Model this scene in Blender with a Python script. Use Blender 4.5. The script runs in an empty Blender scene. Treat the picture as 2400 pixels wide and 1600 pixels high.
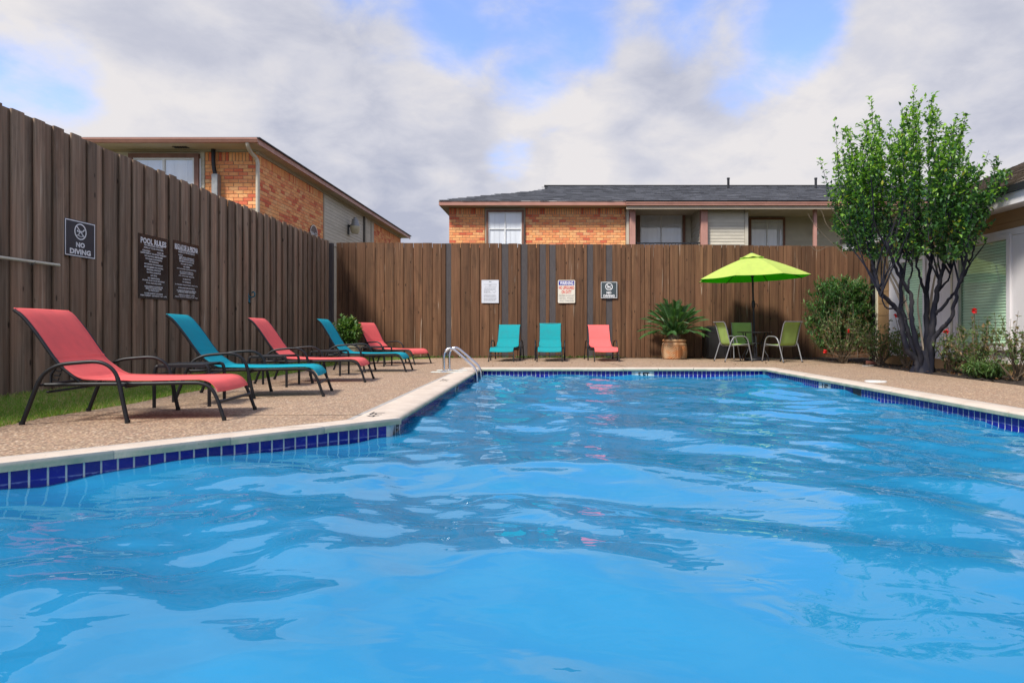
import bpy, math, random
import numpy as np
from mathutils import Vector, Matrix
from mathutils.geometry import tessellate_polygon

random.seed(7)
rng = np.random.default_rng(7)
scene = bpy.context.scene
COL = scene.collection
R = math.radians
CAMH = 0.65            # camera height over the pool deck (deck is z = 0)
FPX = 1500.0           # focal length in photo pixels (photo is 2400 wide)
PU, PV = 1306.0, 775.0  # vanishing point of the pool's long axis


def srgb(r, g, b):
    f = lambda c: ((c / 255 + 0.055) / 1.055) ** 2.4 if c > 10.3 else c / 255 / 12.92
    return (f(r), f(g), f(b))


# ------------------------------------------------------------------ camera
cam = bpy.data.cameras.new('camera')
cam.sensor_width = 36.0
cam.lens = FPX / 2400 * 36
cam.shift_x = -(PU - 1200) / 2400
cam.shift_y = -(800 - PV) / 2400
cam.clip_start = 0.05
cam.clip_end = 3000
camo = bpy.data.objects.new('camera', cam)
camo.location = (0, 0, CAMH)
camo.rotation_euler = (R(90), 0, 0)
COL.objects.link(camo)
scene.camera = camo

# ------------------------------------------------------------------ world, sun, exposure
SUN_EL, SUN_AZ = R(48), R(220)
world = bpy.data.worlds.new('World')
scene.world = world
world.use_nodes = True
nt = world.node_tree
nt.nodes.clear()


class G:
    """tiny node graph helper"""

    def __init__(self, tree):
        self.t = tree

    def n(self, kind, ins=None, **kw):
        nd = self.t.nodes.new(kind)
        for k, v in kw.items():
            setattr(nd, k, v)
        for k, v in (ins or {}).items():
            s = nd.inputs[k]
            if isinstance(v, bpy.types.NodeSocket):
                self.t.links.new(v, s)
            else:
                if hasattr(s, 'default_value'):
                    dv = s.default_value
                    if not isinstance(dv, (float, int, str)) and not isinstance(v, (float, int, str)):
                        if len(dv) == 4 and len(v) == 3:
                            v = (*v, 1)
                    s.default_value = v
        return nd

    def math(self, op, a, b=0.5, c=0.0, clamp=False):
        nd = self.n('ShaderNodeMath', {0: a, 1: b, 2: c}, operation=op)
        nd.use_clamp = clamp
        return nd.outputs[0]

    def vmath(self, op, a, b=None):
        ins = {0: a}
        if b is not None:
            ins[1] = b
        return self.n('ShaderNodeVectorMath', ins, operation=op)

    def mix(self, f, a, b, mode='MIX'):
        nd = self.n('ShaderNodeMix', None, data_type='RGBA', blend_type=mode)
        for k, v in ((0, f), (6, a), (7, b)):
            s = nd.inputs[k]
            if isinstance(v, bpy.types.NodeSocket):
                self.t.links.new(v, s)
            else:
                s.default_value = (*v, 1) if (k > 0 and len(v) == 3) else v
        return nd.outputs[2]

    def maprange(self, v, a, b, c=0.0, d=1.0, smooth=False):
        nd = self.n('ShaderNodeMapRange', {0: v, 1: a, 2: b, 3: c, 4: d})
        nd.interpolation_type = 'SMOOTHSTEP' if smooth else 'LINEAR'
        nd.clamp = True
        return nd.outputs[0]

    def ramp(self, f, stops):
        nd = self.n('ShaderNodeValToRGB', {0: f})
        el = nd.color_ramp.elements
        while len(el) < len(stops):
            el.new(0.5)
        for e, (p, c) in zip(el, stops):
            e.position = p
            e.color = (*c, 1) if len(c) == 3 else c
        return nd.outputs[0]

    def noise(self, vec, scale, detail=4, rough=0.5, dist=0.0, out=0):
        return self.n('ShaderNodeTexNoise', {'Vector': vec, 'Scale': scale, 'Detail': detail, 'Roughness': rough, 'Distortion': dist}).outputs[out]


def direction(u, v):
    d = Vector(((u - PU) / FPX, 1.0, (PV - v) / FPX))
    return d.normalized()


g = G(nt)
tc = g.n('ShaderNodeTexCoord').outputs['Generated']
sky = g.n('ShaderNodeTexSky', sky_type='NISHITA')
sky.sun_disc = False
sky.sun_elevation = SUN_EL
sky.sun_rotation = SUN_AZ
sky.air_density = 1.0
sky.dust_density = 0.4
sky.ozone_density = 2.0
skyc = g.mix(1.0, sky.outputs[0], (1.25, 1.36, 1.80), 'MULTIPLY')
sep = g.n('ShaderNodeSeparateXYZ', {0: tc})
zz = g.math('MAXIMUM', sep.outputs[2], 0.0)
inv = g.math('DIVIDE', 1.0, g.math('ADD', zz, 0.42))
plane = g.n('ShaderNodeCombineXYZ', {0: g.math('MULTIPLY', sep.outputs[0], inv), 1: g.math('MULTIPLY', sep.outputs[1], inv), 2: g.math('MULTIPLY', zz, 1.3)}).outputs[0]
big = g.noise(plane, 2.1, 9, 0.56, 0.25)
fine = g.noise(plane, 7.0, 8, 0.60, 0.25)
cov = g.math('ADD', g.math('MULTIPLY', big, 0.70), g.math('MULTIPLY', fine, 0.30))
# clouds and clear patches of this particular sky: (direction, angular radius, weight)
PATCH = [
    ((240, 60), 0.22, 0.20), ((300, 300), 0.25, 0.12), ((2300, 300), 0.3, 0.12), ((520, 90), 0.14, 0.14), ((1250, 300), 0.30, 0.16), ((950, 330), 0.28, 0.10),
    ((1900, 330), 0.38, 0.16), ((2330, 300), 0.2, 0.10), ((2130, 70), 0.12, 0.16), ((700, 430), 0.3, 0.12),
    ((900, 60), 0.15, -0.22), ((1230, 40), 0.17, -0.26), ((1480, 30), 0.12, -0.16), ((1750, 20), 0.16, -0.22), ((1900, 110), 0.10, -0.12), ((1990, 20), 0.1, -0.14),
    ((70, 170), 0.11, -0.20), ((330, 235), 0.11, -0.18), ((60, 240), 0.10, -0.08), ((1190, 375), 0.05, -0.17), ((2360, 170), 0.12, -0.12), ((620, 240), 0.10, -0.06), ((720, 200), 0.16, 0.07), ((1480, 120), 0.14, 0.08),
]
for (uv, rad, wgt) in PATCH:
    d = direction(*uv)
    dot = g.vmath('DOT_PRODUCT', tc, tuple(d)).outputs['Value']
    m = g.maprange(dot, math.cos(rad * 1.1), 1.0, 0.0, wgt * 0.9, True)
    cov = g.math('ADD', cov, m)
mask = g.maprange(cov, 0.33, 0.59, 0.14, 1.0, True)
shade = g.noise(plane, 2.3, 5, 0.5, 0.2)
lit = g.maprange(g.math('ADD', g.math('MULTIPLY', shade, 0.6), g.math('MULTIPLY', fine, 0.4)), 0.33, 0.66, 0.0, 0.92, True)
low = g.maprange(zz, 0.0, 0.16, 0.35, 0.0, True)
for (uv, rad, wgt) in [((1290, 350), 0.12, 0.7), ((1450, 390), 0.14, 0.5), ((2000, 60), 0.14, 0.5), ((150, 215), 0.08, 0.45), ((300, 50), 0.2, 0.35), ((1150, 190), 0.2, 0.25), ((1750, 420), 0.18, 0.35),
                       ((930, 530), 0.12, -0.5), ((2000, 200), 0.25, 0.1), ((300, 150), 0.12, -0.35), ((1550, 280), 0.10, -0.4), ((680, 200), 0.16, -0.3), ((330, 70), 0.25, 0.3)]:
    d = direction(*uv)
    dot = g.vmath('DOT_PRODUCT', tc, tuple(d)).outputs['Value']
    lit = g.math('ADD', lit, g.maprange(dot, math.cos(rad), 1.0, 0.0, wgt * (0.62 if wgt > 0 else 0.7), True))
lit = g.math('MINIMUM', g.math('MAXIMUM', lit, 0.0), 1.0)
cloud = g.ramp(lit, [(0.0, (2.6, 2.75, 3.4)), (0.45, (3.5, 3.55, 4.0)), (1.0, (4.5, 4.35, 4.4))])
final = g.mix(mask, skyc, cloud)
bg = g.n('ShaderNodeBackground', {0: final, 1: 0.1})
out = g.n('ShaderNodeOutputWorld', {0: bg.outputs[0]})

sun = bpy.data.lights.new('sun', 'SUN')
sun.energy = 3.0
sun.angle = R(12)
sun.color = (1.0, 0.95, 0.87)
suno = bpy.data.objects.new('sun', sun)
sd = Vector((math.sin(SUN_AZ) * math.cos(SUN_EL), math.cos(SUN_AZ) * math.cos(SUN_EL), math.sin(SUN_EL)))
suno.rotation_euler = sd.to_track_quat('Z', 'Y').to_euler()
suno.location = (0, -5, 12)
COL.objects.link(suno)

vs = scene.view_settings
scene.display_settings.display_device = 'sRGB'
vs.view_transform = 'Standard'
vs.look = 'None'
vs.gamma = 1.0
vs.exposure = 0.88
vs.use_curve_mapping = False
scene.render.engine = 'CYCLES'
cy = scene.cycles
cy.max_bounces = 8
cy.transparent_max_bounces = 16
cy.caustics_reflective = False
cy.caustics_refractive = False
cy.use_denoising = True
cy.sample_clamp_indirect = 6.0


# ------------------------------------------------------------------ mesh building helpers
class MB:
    def __init__(self):
        self.v, self.f, self.m, self.c = [], [], [], []

    def add(self, vs_, fs, mi=0, col=None):
        o = len(self.v)
        self.v += [tuple(p) for p in vs_]
        self.f += [tuple(i + o for i in f) for f in fs]
        self.m += [mi] * len(fs)
        if col is not None or self.c:
            self.c += [None] * (len(self.v) - len(vs_) - len(self.c))
            self.c += [col] * len(vs_)
        return self

    def box(self, x0, x1, y0, y1, z0, z1, mi=0, col=None):
        P = [(x0, y0, z0), (x1, y0, z0), (x1, y1, z0), (x0, y1, z0), (x0, y0, z1), (x1, y0, z1), (x1, y1, z1), (x0, y1, z1)]
        return self.add(P, [(0, 3, 2, 1), (4, 5, 6, 7), (0, 1, 5, 4), (1, 2, 6, 5), (2, 3, 7, 6), (3, 0, 4, 7)], mi, col)

    def bevbox(self, x0, x1, y0, y1, z0, z1, b=0.004, mi=0):
        """box with its four vertical edges and its top rim chamfered"""
        ring = lambda z, e: [(x0 + b, y0 + e, z), (x1 - b, y0 + e, z), (x1 - e, y0 + b, z), (x1 - e, y1 - b, z), (x1 - b, y1 - e, z), (x0 + b, y1 - e, z), (x0 + e, y1 - b, z), (x0 + e, y0 + b, z)]
        self.loft([ring(z0, 0), ring(z1 - b, 0), ring(z1, b * 0.7)], True, True, True, mi)
        return self

    def loft(self, rings, closed=True, cap0=False, cap1=False, mi=0, col=None):
        n = len(rings[0])
        P = [p for r_ in rings for p in r_]
        F = []
        for i in range(len(rings) - 1):
            for j in range(n if closed else n - 1):
                a, b_ = i * n + j, i * n + (j + 1) % n
                F.append((a, b_, b_ + n, a + n))
        if cap0:
            F.append(tuple(range(n - 1, -1, -1)))
        if cap1:
            F.append(tuple(range((len(rings) - 1) * n, len(rings) * n)))
        return self.add(P, F, mi, col)

    def tube(self, pts, r, seg=8, cap=True, mi=0, flat=1.0, col=None):
        pts = [Vector(p) for p in pts]
        rr = r if isinstance(r, (list, tuple)) else [r] * len(pts)
        up = None
        rings = []
        for i, p in enumerate(pts):
            a = pts[max(i - 1, 0)]
            b_ = pts[min(i + 1, len(pts) - 1)]
            t = (b_ - a)
            if t.length < 1e-9:
                t = Vector((0, 0, 1))
            t.normalize()
            if up is None:
                up = Vector((0, 0, 1)) if abs(t.z) < 0.9 else Vector((1, 0, 0))
            n1 = (up - t * up.dot(t))
            if n1.length < 1e-6:
                n1 = t.orthogonal()
            n1.normalize()
            n2 = t.cross(n1)
            up = n1
            rings.append([p + n1 * (math.cos(2 * math.pi * k / seg) * rr[i]) + n2 * (math.sin(2 * math.pi * k / seg) * rr[i] * flat) for k in range(seg)])
        return self.loft(rings, True, cap, cap, mi, col)

    def lathe(self, prof, seg=24, c=(0, 0, 0), cap0=False, cap1=False, mi=0):
        rings = [[(c[0] + r_ * math.cos(2 * math.pi * k / seg), c[1] + r_ * math.sin(2 * math.pi * k / seg), c[2] + z) for k in range(seg)] for r_, z in prof]
        return self.loft(rings, True, cap0, cap1, mi)

    def prism(self, poly, p0, p1, ax=(0, 0, 1), mi=0):
        """2-D polygon extruded along z from p0 to p1 (vectors added)"""
        return self.loft([[(p[0] + p0[0], p[1] + p0[1], p0[2]) for p in poly], [(p[0] + p1[0], p[1] + p1[1], p1[2]) for p in poly]], True, True, True, mi)

    def xf(self, M_):
        self.v = [tuple(M_ @ Vector(p)) for p in self.v]
        return self

    def mesh(self, name):
        me = bpy.data.meshes.new(name)
        me.from_pydata(self.v, [], self.f)
        if any(self.m):
            me.polygons.foreach_set('material_index', self.m)
        if self.c:
            ca = me.color_attributes.new('tint', 'FLOAT_COLOR', 'POINT')
            cc = []
            for i in range(len(self.v)):
                q = self.c[i] if i < len(self.c) and self.c[i] is not None else (1, 1, 1)
                cc += [q[0], q[1], q[2], 1.0]
            ca.data.foreach_set('color', cc)
        me.update()
        return me


def smooth(me, ang=40):
    me.polygons.foreach_set('use_smooth', [True] * len(me.polygons))
    me.set_sharp_from_angle(angle=R(ang))


def link(name, me, mats, parent=None, loc=(0, 0, 0), rz=0.0, sm=None, kind=None):
    if mats is not None and not me.materials:
        for m_ in (mats if isinstance(mats, (list, tuple)) else [mats]):
            me.materials.append(m_)
    if sm:
        smooth(me, sm)
    o = bpy.data.objects.new(name, me)
    COL.objects.link(o)
    o.location = loc
    o.rotation_euler = (0, 0, rz)
    if parent is not None:
        o.parent = parent
    if kind:
        o['kind'] = kind
    return o


def obj(name, mb, mats, parent=None, sm=None, kind=None, loc=(0, 0, 0), rz=0.0):
    return link(name, mb.mesh(name), mats, parent, loc, rz, sm, kind)


def wobj(name, mb, mats, parent, sm=None, kind=None):
    """mesh given in world coordinates under an unrotated thing"""
    root = parent
    while root.parent:
        root = root.parent
    mb.xf(Matrix.Translation(-Vector(root.location)))
    return link(name, mb.mesh(name), mats, parent, sm=sm, kind=kind)


def tag(o, label, cat, group=None):
    o['label'] = label
    o['category'] = cat
    if group:
        o['group'] = group
    return o


def thing(name, label, cat, loc=(0, 0, 0), rz=0.0, group=None):
    o = bpy.data.objects.new(name, None)
    o.empty_display_size = 0.1
    COL.objects.link(o)
    o.location = loc
    o.rotation_euler = (0, 0, rz)
    return tag(o, label, cat, group)


def kids(o):
    return [c for c in bpy.data.objects if c.parent == o]


def dup(root, loc, rz, label, parent=None):
    ch = {}
    for o in COL.objects:
        if o.parent:
            ch.setdefault(o.parent, []).append(o)

    def rec(o, par):
        c = o.copy()
        COL.objects.link(c)
        if par:
            c.parent = par
        for k in ch.get(o, []):
            rec(k, c)
        return c
    c = rec(root, None)
    c.location = loc
    c.rotation_euler = (0, 0, rz)
    c['label'] = label
    return c


_fontcache = {}


def textmesh(s, bold=0.0):
    """built-in font outline as (verts 2-D, faces), normalised to height of capitals = bounding box"""
    key = (s, bold)
    if key in _fontcache:
        return _fontcache[key]
    cu = bpy.data.curves.new('lettering', 'FONT')
    cu.body = s
    cu.size = 1.0
    cu.offset = bold
    cu.resolution_u = 2
    ob = bpy.data.objects.new('lettering_source', cu)
    COL.objects.link(ob)
    dg = bpy.context.evaluated_depsgraph_get()
    me = bpy.data.meshes.new_from_object(ob.evaluated_get(dg))
    P = [(v.co.x, v.co.y) for v in me.vertices]
    F = [tuple(p.vertices) for p in me.polygons]
    bpy.data.objects.remove(ob)
    bpy.data.curves.remove(cu)
    bpy.data.meshes.remove(me)
    _fontcache[key] = (P, F)
    return P, F


def put_text(mb, s, x, z, w, h, y=-0.006, bold=0.03, mi=0):
    """text centred at x, z in the XZ plane facing -Y, squeezed into w by h"""
    P, F = textmesh(s, bold)
    xs = [p[0] for p in P]
    zs = [p[1] for p in P]
    x0, x1, z0, z1 = min(xs), max(xs), min(zs), max(zs)
    kx, kz = w / max(x1 - x0, 1e-6), h / max(z1 - z0, 1e-6)
    mb.add([(x + (p[0] - (x0 + x1) / 2) * kx, y, z + (p[1] - (z0 + z1) / 2) * kz) for p in P], F, mi)


def bez(pts, n=6):
    """Catmull-Rom through pts"""
    P = [Vector(p) for p in pts]
    P = [P[0] * 2 - P[1]] + P + [P[-1] * 2 - P[-2]]
    o = []
    for i in range(1, len(P) - 2):
        p0, p1, p2, p3 = P[i - 1:i + 3]
        for k in range(n):
            t = k / n
            o.append(0.5 * ((2 * p1) + (p2 - p0) * t + (2 * p0 - 5 * p1 + 4 * p2 - p3) * t * t + (3 * p1 - p0 - 3 * p2 + p3) * t ** 3))
    o.append(P[-2])
    return o


# ------------------------------------------------------------------ materials
def new_mat(name):
    m_ = bpy.data.materials.new(name)
    m_.use_nodes = True
    t = m_.node_tree
    t.nodes.clear()
    return m_, G(t)


def finish(gr, shader):
    gr.n('ShaderNodeOutputMaterial', {0: shader})


def mat(name, c1, c2=None, scale=8.0, stretch=(1, 1, 1), rough=0.6, spec=0.4, metal=0.0, rand=0.0, bump=0.0, bscale=None, detail=5, lo=0.35, hi=0.65, vary=0.12, coat=0.0):
    m_, gr = new_mat(name)
    co = gr.n('ShaderNodeTexCoord').outputs['Object']
    oi = gr.n('ShaderNodeObjectInfo').outputs['Random']
    off = gr.math('MULTIPLY', oi, 37.0)
    vec = gr.n('ShaderNodeMapping', {0: gr.vmath('ADD', co, gr.n('ShaderNodeCombineXYZ', {0: off, 1: off, 2: off}).outputs[0]).outputs[0], 'Scale': stretch}).outputs[0]
    nz = gr.noise(vec, scale, detail, 0.55)
    c2 = c2 or tuple(max(0, x * (1 - vary * 2)) for x in c1)
    col = gr.mix(gr.maprange(nz, lo, hi), c1, c2)
    if rand:
        k = gr.maprange(oi, 0, 1, 1 - rand, 1 + rand)
        col = gr.mix(1.0, col, gr.n('ShaderNodeCombineXYZ', {0: k, 1: k, 2: k}).outputs[0], 'MULTIPLY')
    ins = {'Base Color': col, 'Roughness': gr.maprange(nz, 0.2, 0.8, max(0.02, rough - 0.07), min(1, rough + 0.07)), 'Metallic': metal, 'Specular IOR Level': spec, 'Coat Weight': coat}
    if bump:
        b = gr.n('ShaderNodeBump', {'Strength': bump, 'Distance': 0.01, 'Height': gr.noise(vec, bscale or scale * 3, 4, 0.6)})
        ins['Normal'] = b.outputs[0]
    finish(gr, gr.n('ShaderNodeBsdfPrincipled', ins).outputs[0])
    return m_


def wood(name, dark, light, warm, rand=0.2, streak=(0.42, 0.36, 0.28), streak_amt=0.55):
    m_, gr = new_mat(name)
    co = gr.n('ShaderNodeTexCoord').outputs['Object']
    oi = gr.n('ShaderNodeObjectInfo').outputs['Random']
    off = gr.math('MULTIPLY', oi, 53.0)
    p = gr.vmath('ADD', co, gr.n('ShaderNodeCombineXYZ', {0: off, 1: off, 2: off}).outputs[0]).outputs[0]
    grain = gr.noise(gr.n('ShaderNodeMapping', {0: p, 'Scale': (34, 34, 1.1)}).outputs[0], 1.0, 6, 0.6, 0.8)
    blot = gr.noise(gr.n('ShaderNodeMapping', {0: p, 'Scale': (4, 4, 0.8)}).outputs[0], 1.0, 4, 0.55, 0.3)
    col = gr.mix(gr.maprange(grain, 0.3, 0.72), dark, light)
    col = gr.mix(gr.maprange(blot, 0.42, 0.68, 0, 0.75), col, warm)
    # darker damp blotches
    b2 = gr.noise(gr.n('ShaderNodeMapping', {0: p, 'Scale': (6, 6, 1.9)}).outputs[0], 1.0, 5, 0.6, 0.2)
    col = gr.mix(gr.maprange(b2, 0.56, 0.74, 0, 0.55), col, tuple(x * 0.45 for x in dark))
    # pale worn streaks and drips
    st = gr.noise(gr.n('ShaderNodeMapping', {0: p, 'Scale': (20, 20, 0.9)}).outputs[0], 1.0, 3, 0.5, 0.5)
    col = gr.mix(gr.maprange(st, 0.66, 0.76, 0, streak_amt), col, streak)
    sv = gr.noise(gr.n('ShaderNodeMapping', {0: p, 'Scale': (13, 13, 0.45)}).outputs[0], 1.0, 4, 0.6, 0.4)
    kv = gr.maprange(sv, 0.32, 0.68, 0.68, 1.30)
    col = gr.mix(1.0, col, gr.n('ShaderNodeCombineXYZ', {0: kv, 1: kv, 2: kv}).outputs[0], 'MULTIPLY')
    # knots
    vo = gr.n('ShaderNodeTexVoronoi', {'Vector': gr.n('ShaderNodeMapping', {0: p, 'Scale': (7, 7, 2.6)}).outputs[0], 'Scale': 1.0})
    kn = gr.maprange(vo.outputs['Distance'], 0.05, 0.12, 0.85, 0.0, True)
    col = gr.mix(kn, col, tuple(x * 0.25 for x in dark))
    k = gr.maprange(oi, 0, 1, 1 - rand, 1 + rand)
    col = gr.mix(1.0, col, gr.n('ShaderNodeCombineXYZ', {0: k, 1: k, 2: k}).outputs[0], 'MULTIPLY')
    b = gr.n('ShaderNodeBump', {'Strength': 0.45, 'Distance': 0.004, 'Height': grain})
    finish(gr, gr.n('ShaderNodeBsdfPrincipled', {'Base Color': col, 'Roughness': 0.72, 'Specular IOR Level': 0.25, 'Normal': b.outputs[0]}).outputs[0])
    return m_


def brick_mat(name, island=False):
    m_, gr = new_mat(name)
    co = gr.n('ShaderNodeTexCoord').outputs['Object']
    if island:
        rnd = gr.n('ShaderNodeNewGeometry').outputs['Random Per Island']
    else:
        rnd = gr.n('ShaderNodeObjectInfo').outputs['Random']
    off = gr.math('MULTIPLY', rnd, 41.0)
    p = gr.vmath('ADD', co, gr.n('ShaderNodeCombineXYZ', {0: off, 1: off, 2: off}).outputs[0]).outputs[0]
    base = gr.ramp(rnd, [(0.0, srgb(222, 172, 124)), (0.18, srgb(236, 178, 118)), (0.34, srgb(228, 158, 98)), (0.5, srgb(214, 138, 88)), (0.64, srgb(232, 168, 112)), (0.78, srgb(222, 136, 88)), (0.88, srgb(204, 92, 60)), (0.94, srgb(192, 78, 52)), (1.0, srgb(222, 150, 104))])
    nz = gr.noise(p, 14, 5, 0.6)
    col = gr.mix(gr.maprange(nz, 0.45, 0.7, 0, 0.55), base, srgb(202, 96, 58))
    n2 = gr.noise(p, 40, 3, 0.6)
    col = gr.mix(gr.maprange(n2, 0.55, 0.75, 0, 0.4), col, srgb(235, 205, 165))
    col = gr.mix(1.0, col, (1.08, 1.02, 0.92), 'MULTIPLY')
    col = gr.mix(0.10, col, (0.70, 0.52, 0.36))
    b = gr.n('ShaderNodeBump', {'Strength': 0.5, 'Distance': 0.004, 'Height': n2})
    finish(gr, gr.n('ShaderNodeBsdfPrincipled', {'Base Color': col, 'Roughness': 0.85, 'Specular IOR Level': 0.2, 'Normal': b.outputs[0]}).outputs[0])
    return m_


def leaf_mat(name, rough=0.45, transl=0.35, spec=0.5):
    """colour of each leaf comes from its own tint attribute"""
    m_, gr = new_mat(name)
    at = gr.n('ShaderNodeAttribute', attribute_name='tint').outputs['Color']
    co = gr.n('ShaderNodeTexCoord').outputs['Object']
    nz = gr.noise(co, 60, 3, 0.5)
    col = gr.mix(gr.maprange(nz, 0.4, 0.7, 0, 0.35), at, gr.mix(1.0, at, (0.55, 0.6, 0.5), 'MULTIPLY'))
    pb = gr.n('ShaderNodeBsdfPrincipled', {'Base Color': col, 'Roughness': rough, 'Specular IOR Level': spec})
    tr = gr.n('ShaderNodeBsdfTranslucent', {0: gr.mix(1.0, col, (1.5, 1.6, 0.7), 'MULTIPLY')})
    finish(gr, gr.n('ShaderNodeMixShader', {0: transl, 1: pb.outputs[0], 2: tr.outputs[0]}).outputs[0])
    return m_


def fabric(name, c, transl=0.0, tcol=None):
    m_, gr = new_mat(name)
    co = gr.n('ShaderNodeTexCoord').outputs['Object']
    nz = gr.noise(co, 9, 4, 0.5)
    col = gr.mix(gr.maprange(nz, 0.35, 0.7, 0, 0.8), c, tuple(x * 0.84 + 0.012 for x in c))
    wv = gr.n('ShaderNodeTexWave', {'Vector': co, 'Scale': 160.0}, bands_direction='Y').outputs['Color']
    wx = gr.n('ShaderNodeTexWave', {'Vector': co, 'Scale': 160.0}, bands_direction='X').outputs['Color']
    b = gr.n('ShaderNodeBump', {'Strength': 0.25, 'Distance': 0.002, 'Height': gr.math('ADD', wv, wx)})
    pb = gr.n('ShaderNodeBsdfPrincipled', {'Base Color': col, 'Roughness': 0.8, 'Specular IOR Level': 0.12, 'Normal': b.outputs[0], 'Sheen Weight': 0.0})
    if transl:
        tr = gr.n('ShaderNodeBsdfTranslucent', {0: tcol or c})
        finish(gr, gr.n('ShaderNodeMixShader', {0: transl, 1: pb.outputs[0], 2: tr.outputs[0]}).outputs[0])
    else:
        finish(gr, pb.outputs[0])
    return m_


def deck_mat():
    m_, gr = new_mat('exposed_aggregate')
    co = gr.n('ShaderNodeTexCoord').outputs['Object']
    wob = gr.noise(co, 30, 2, 0.5, out=1)
    p = gr.vmath('ADD', co, gr.vmath('MULTIPLY', gr.vmath('SUBTRACT', wob, (0.5, 0.5, 0.5)).outputs[0], (0.012, 0.012, 0.0)).outputs[0]).outputs[0]
    vo = gr.n('ShaderNodeTexVoronoi', {'Vector': p, 'Scale': 62.0})
    rc = gr.n('ShaderNodeSeparateColor', {0: vo.outputs['Color']}).outputs[0]
    peb = gr.ramp(rc, [(0.0, srgb(104, 84, 72)), (0.2, srgb(172, 144, 118)), (0.4, srgb(194, 166, 134)), (0.55, srgb(138, 112, 96)), (0.7, srgb(206, 180, 148)), (0.85, srgb(176, 132, 108)), (1.0, srgb(230, 212, 186))])
    edge = gr.maprange(vo.outputs['Distance'], 0.25, 0.62, 0.0, 0.75, True)
    col = gr.mix(edge, peb, srgb(124, 104, 88))
    st = gr.noise(co, 0.55, 5, 0.6, 0.3)
    col = gr.mix(gr.maprange(st, 0.45, 0.7, 0, 0.35), col, srgb(150, 130, 108))
    st2 = gr.noise(co, 2.6, 5, 0.65, 0.4)
    col = gr.mix(gr.maprange(st2, 0.5, 0.75, 0, 0.25), col, srgb(196, 160, 124))
    b = gr.n('ShaderNodeBump', {'Strength': 0.8, 'Distance': 0.005, 'Height': gr.math('SUBTRACT', 1.0, vo.outputs['Distance'])})
    finish(gr, gr.n('ShaderNodeBsdfPrincipled', {'Base Color': col, 'Roughness': 0.8, 'Specular IOR Level': 0.3, 'Normal': b.outputs[0]}).outputs[0])
    return m_


def coping_mat():
    m_, gr = new_mat('coping_stone_cream')
    co = gr.n('ShaderNodeTexCoord').outputs['Object']
    sp = gr.n('ShaderNodeSeparateXYZ', {0: co}).outputs[2]
    n1 = gr.noise(co, 5, 5, 0.6)
    col = gr.mix(gr.maprange(n1, 0.35, 0.7), srgb(203, 189, 174), srgb(186, 171, 156))
    # green-grey algae bloom along the lip
    alg = gr.math('MULTIPLY', gr.maprange(gr.math('ADD', sp, gr.math('MULTIPLY', gr.math('SUBTRACT', n1, 0.5), 0.02)), 0.000, -0.028, 0, 1, True), gr.maprange(n1, 0.3, 0.6, 0.5, 1.0))
    col = gr.mix(alg, col, srgb(118, 142, 122))
    pit = gr.noise(co, 38, 3, 0.7)
    col = gr.mix(gr.maprange(pit, 0.66, 0.74, 0, 0.6), col, srgb(96, 96, 84))
    b = gr.n('ShaderNodeBump', {'Strength': 0.35, 'Distance': 0.004, 'Height': pit})
    finish(gr, gr.n('ShaderNodeBsdfPrincipled', {'Base Color': col, 'Roughness': 0.7, 'Specular IOR Level': 0.3, 'Normal': b.outputs[0]}).outputs[0])
    return m_


def water_mat():
    m_, gr = new_mat('pool_water_surface')
    co = gr.n('ShaderNodeTexCoord').outputs['Object']
    rip = gr.noise(gr.n('ShaderNodeMapping', {0: co, 'Scale': (2.2, 3.6, 1)}).outputs[0], 2.0, 2, 0.4, 0.8)
    b = gr.n('ShaderNodeBump', {'Strength': 0.2, 'Distance': 0.02, 'Height': rip})
    fac = gr.n('ShaderNodeLayerWeight', {'Blend': 0.5, 'Normal': b.outputs[0]}).outputs['Facing']
    fr = gr.math('ADD', 0.03, gr.math('MULTIPLY', gr.math('POWER', fac, 4.3), 0.80))
    gl = gr.n('ShaderNodeBsdfGlossy', {'Color': (0.88, 0.96, 1.0), 'Roughness': 0.0, 'Normal': b.outputs[0]})
    tr = gr.n('ShaderNodeBsdfTransparent', {0: (0.50, 0.86, 0.97, 1)})
    di = gr.n('ShaderNodeBsdfDiffuse', {0: (0.020, 0.236, 0.45, 1), 'Normal': b.outputs[0]})
    body = gr.n('ShaderNodeMixShader', {0: 0.78, 1: tr.outputs[0], 2: di.outputs[0]})
    finish(gr, gr.n('ShaderNodeMixShader', {0: fr, 1: body.outputs[0], 2: gl.outputs[0]}).outputs[0])
    return m_


def glass_mat(name, tint, film=0.05, rough=0.02):
    m_, gr = new_mat(name)
    fac = gr.n('ShaderNodeLayerWeight', {'Blend': 0.5}).outputs['Facing']
    fr = gr.math('ADD', film, gr.math('MULTIPLY', gr.math('POWER', fac, 5.0), 0.9))
    gl = gr.n('ShaderNodeBsdfGlossy', {'Color': (1, 1, 1, 1), 'Roughness': rough})
    tr = gr.n('ShaderNodeBsdfTransparent', {0: (*tint, 1)})
    finish(gr, gr.n('ShaderNodeMixShader', {0: gr.math('MINIMUM', fr, 1.0), 1: tr.outputs[0], 2: gl.outputs[0]}).outputs[0])
    return m_


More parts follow.
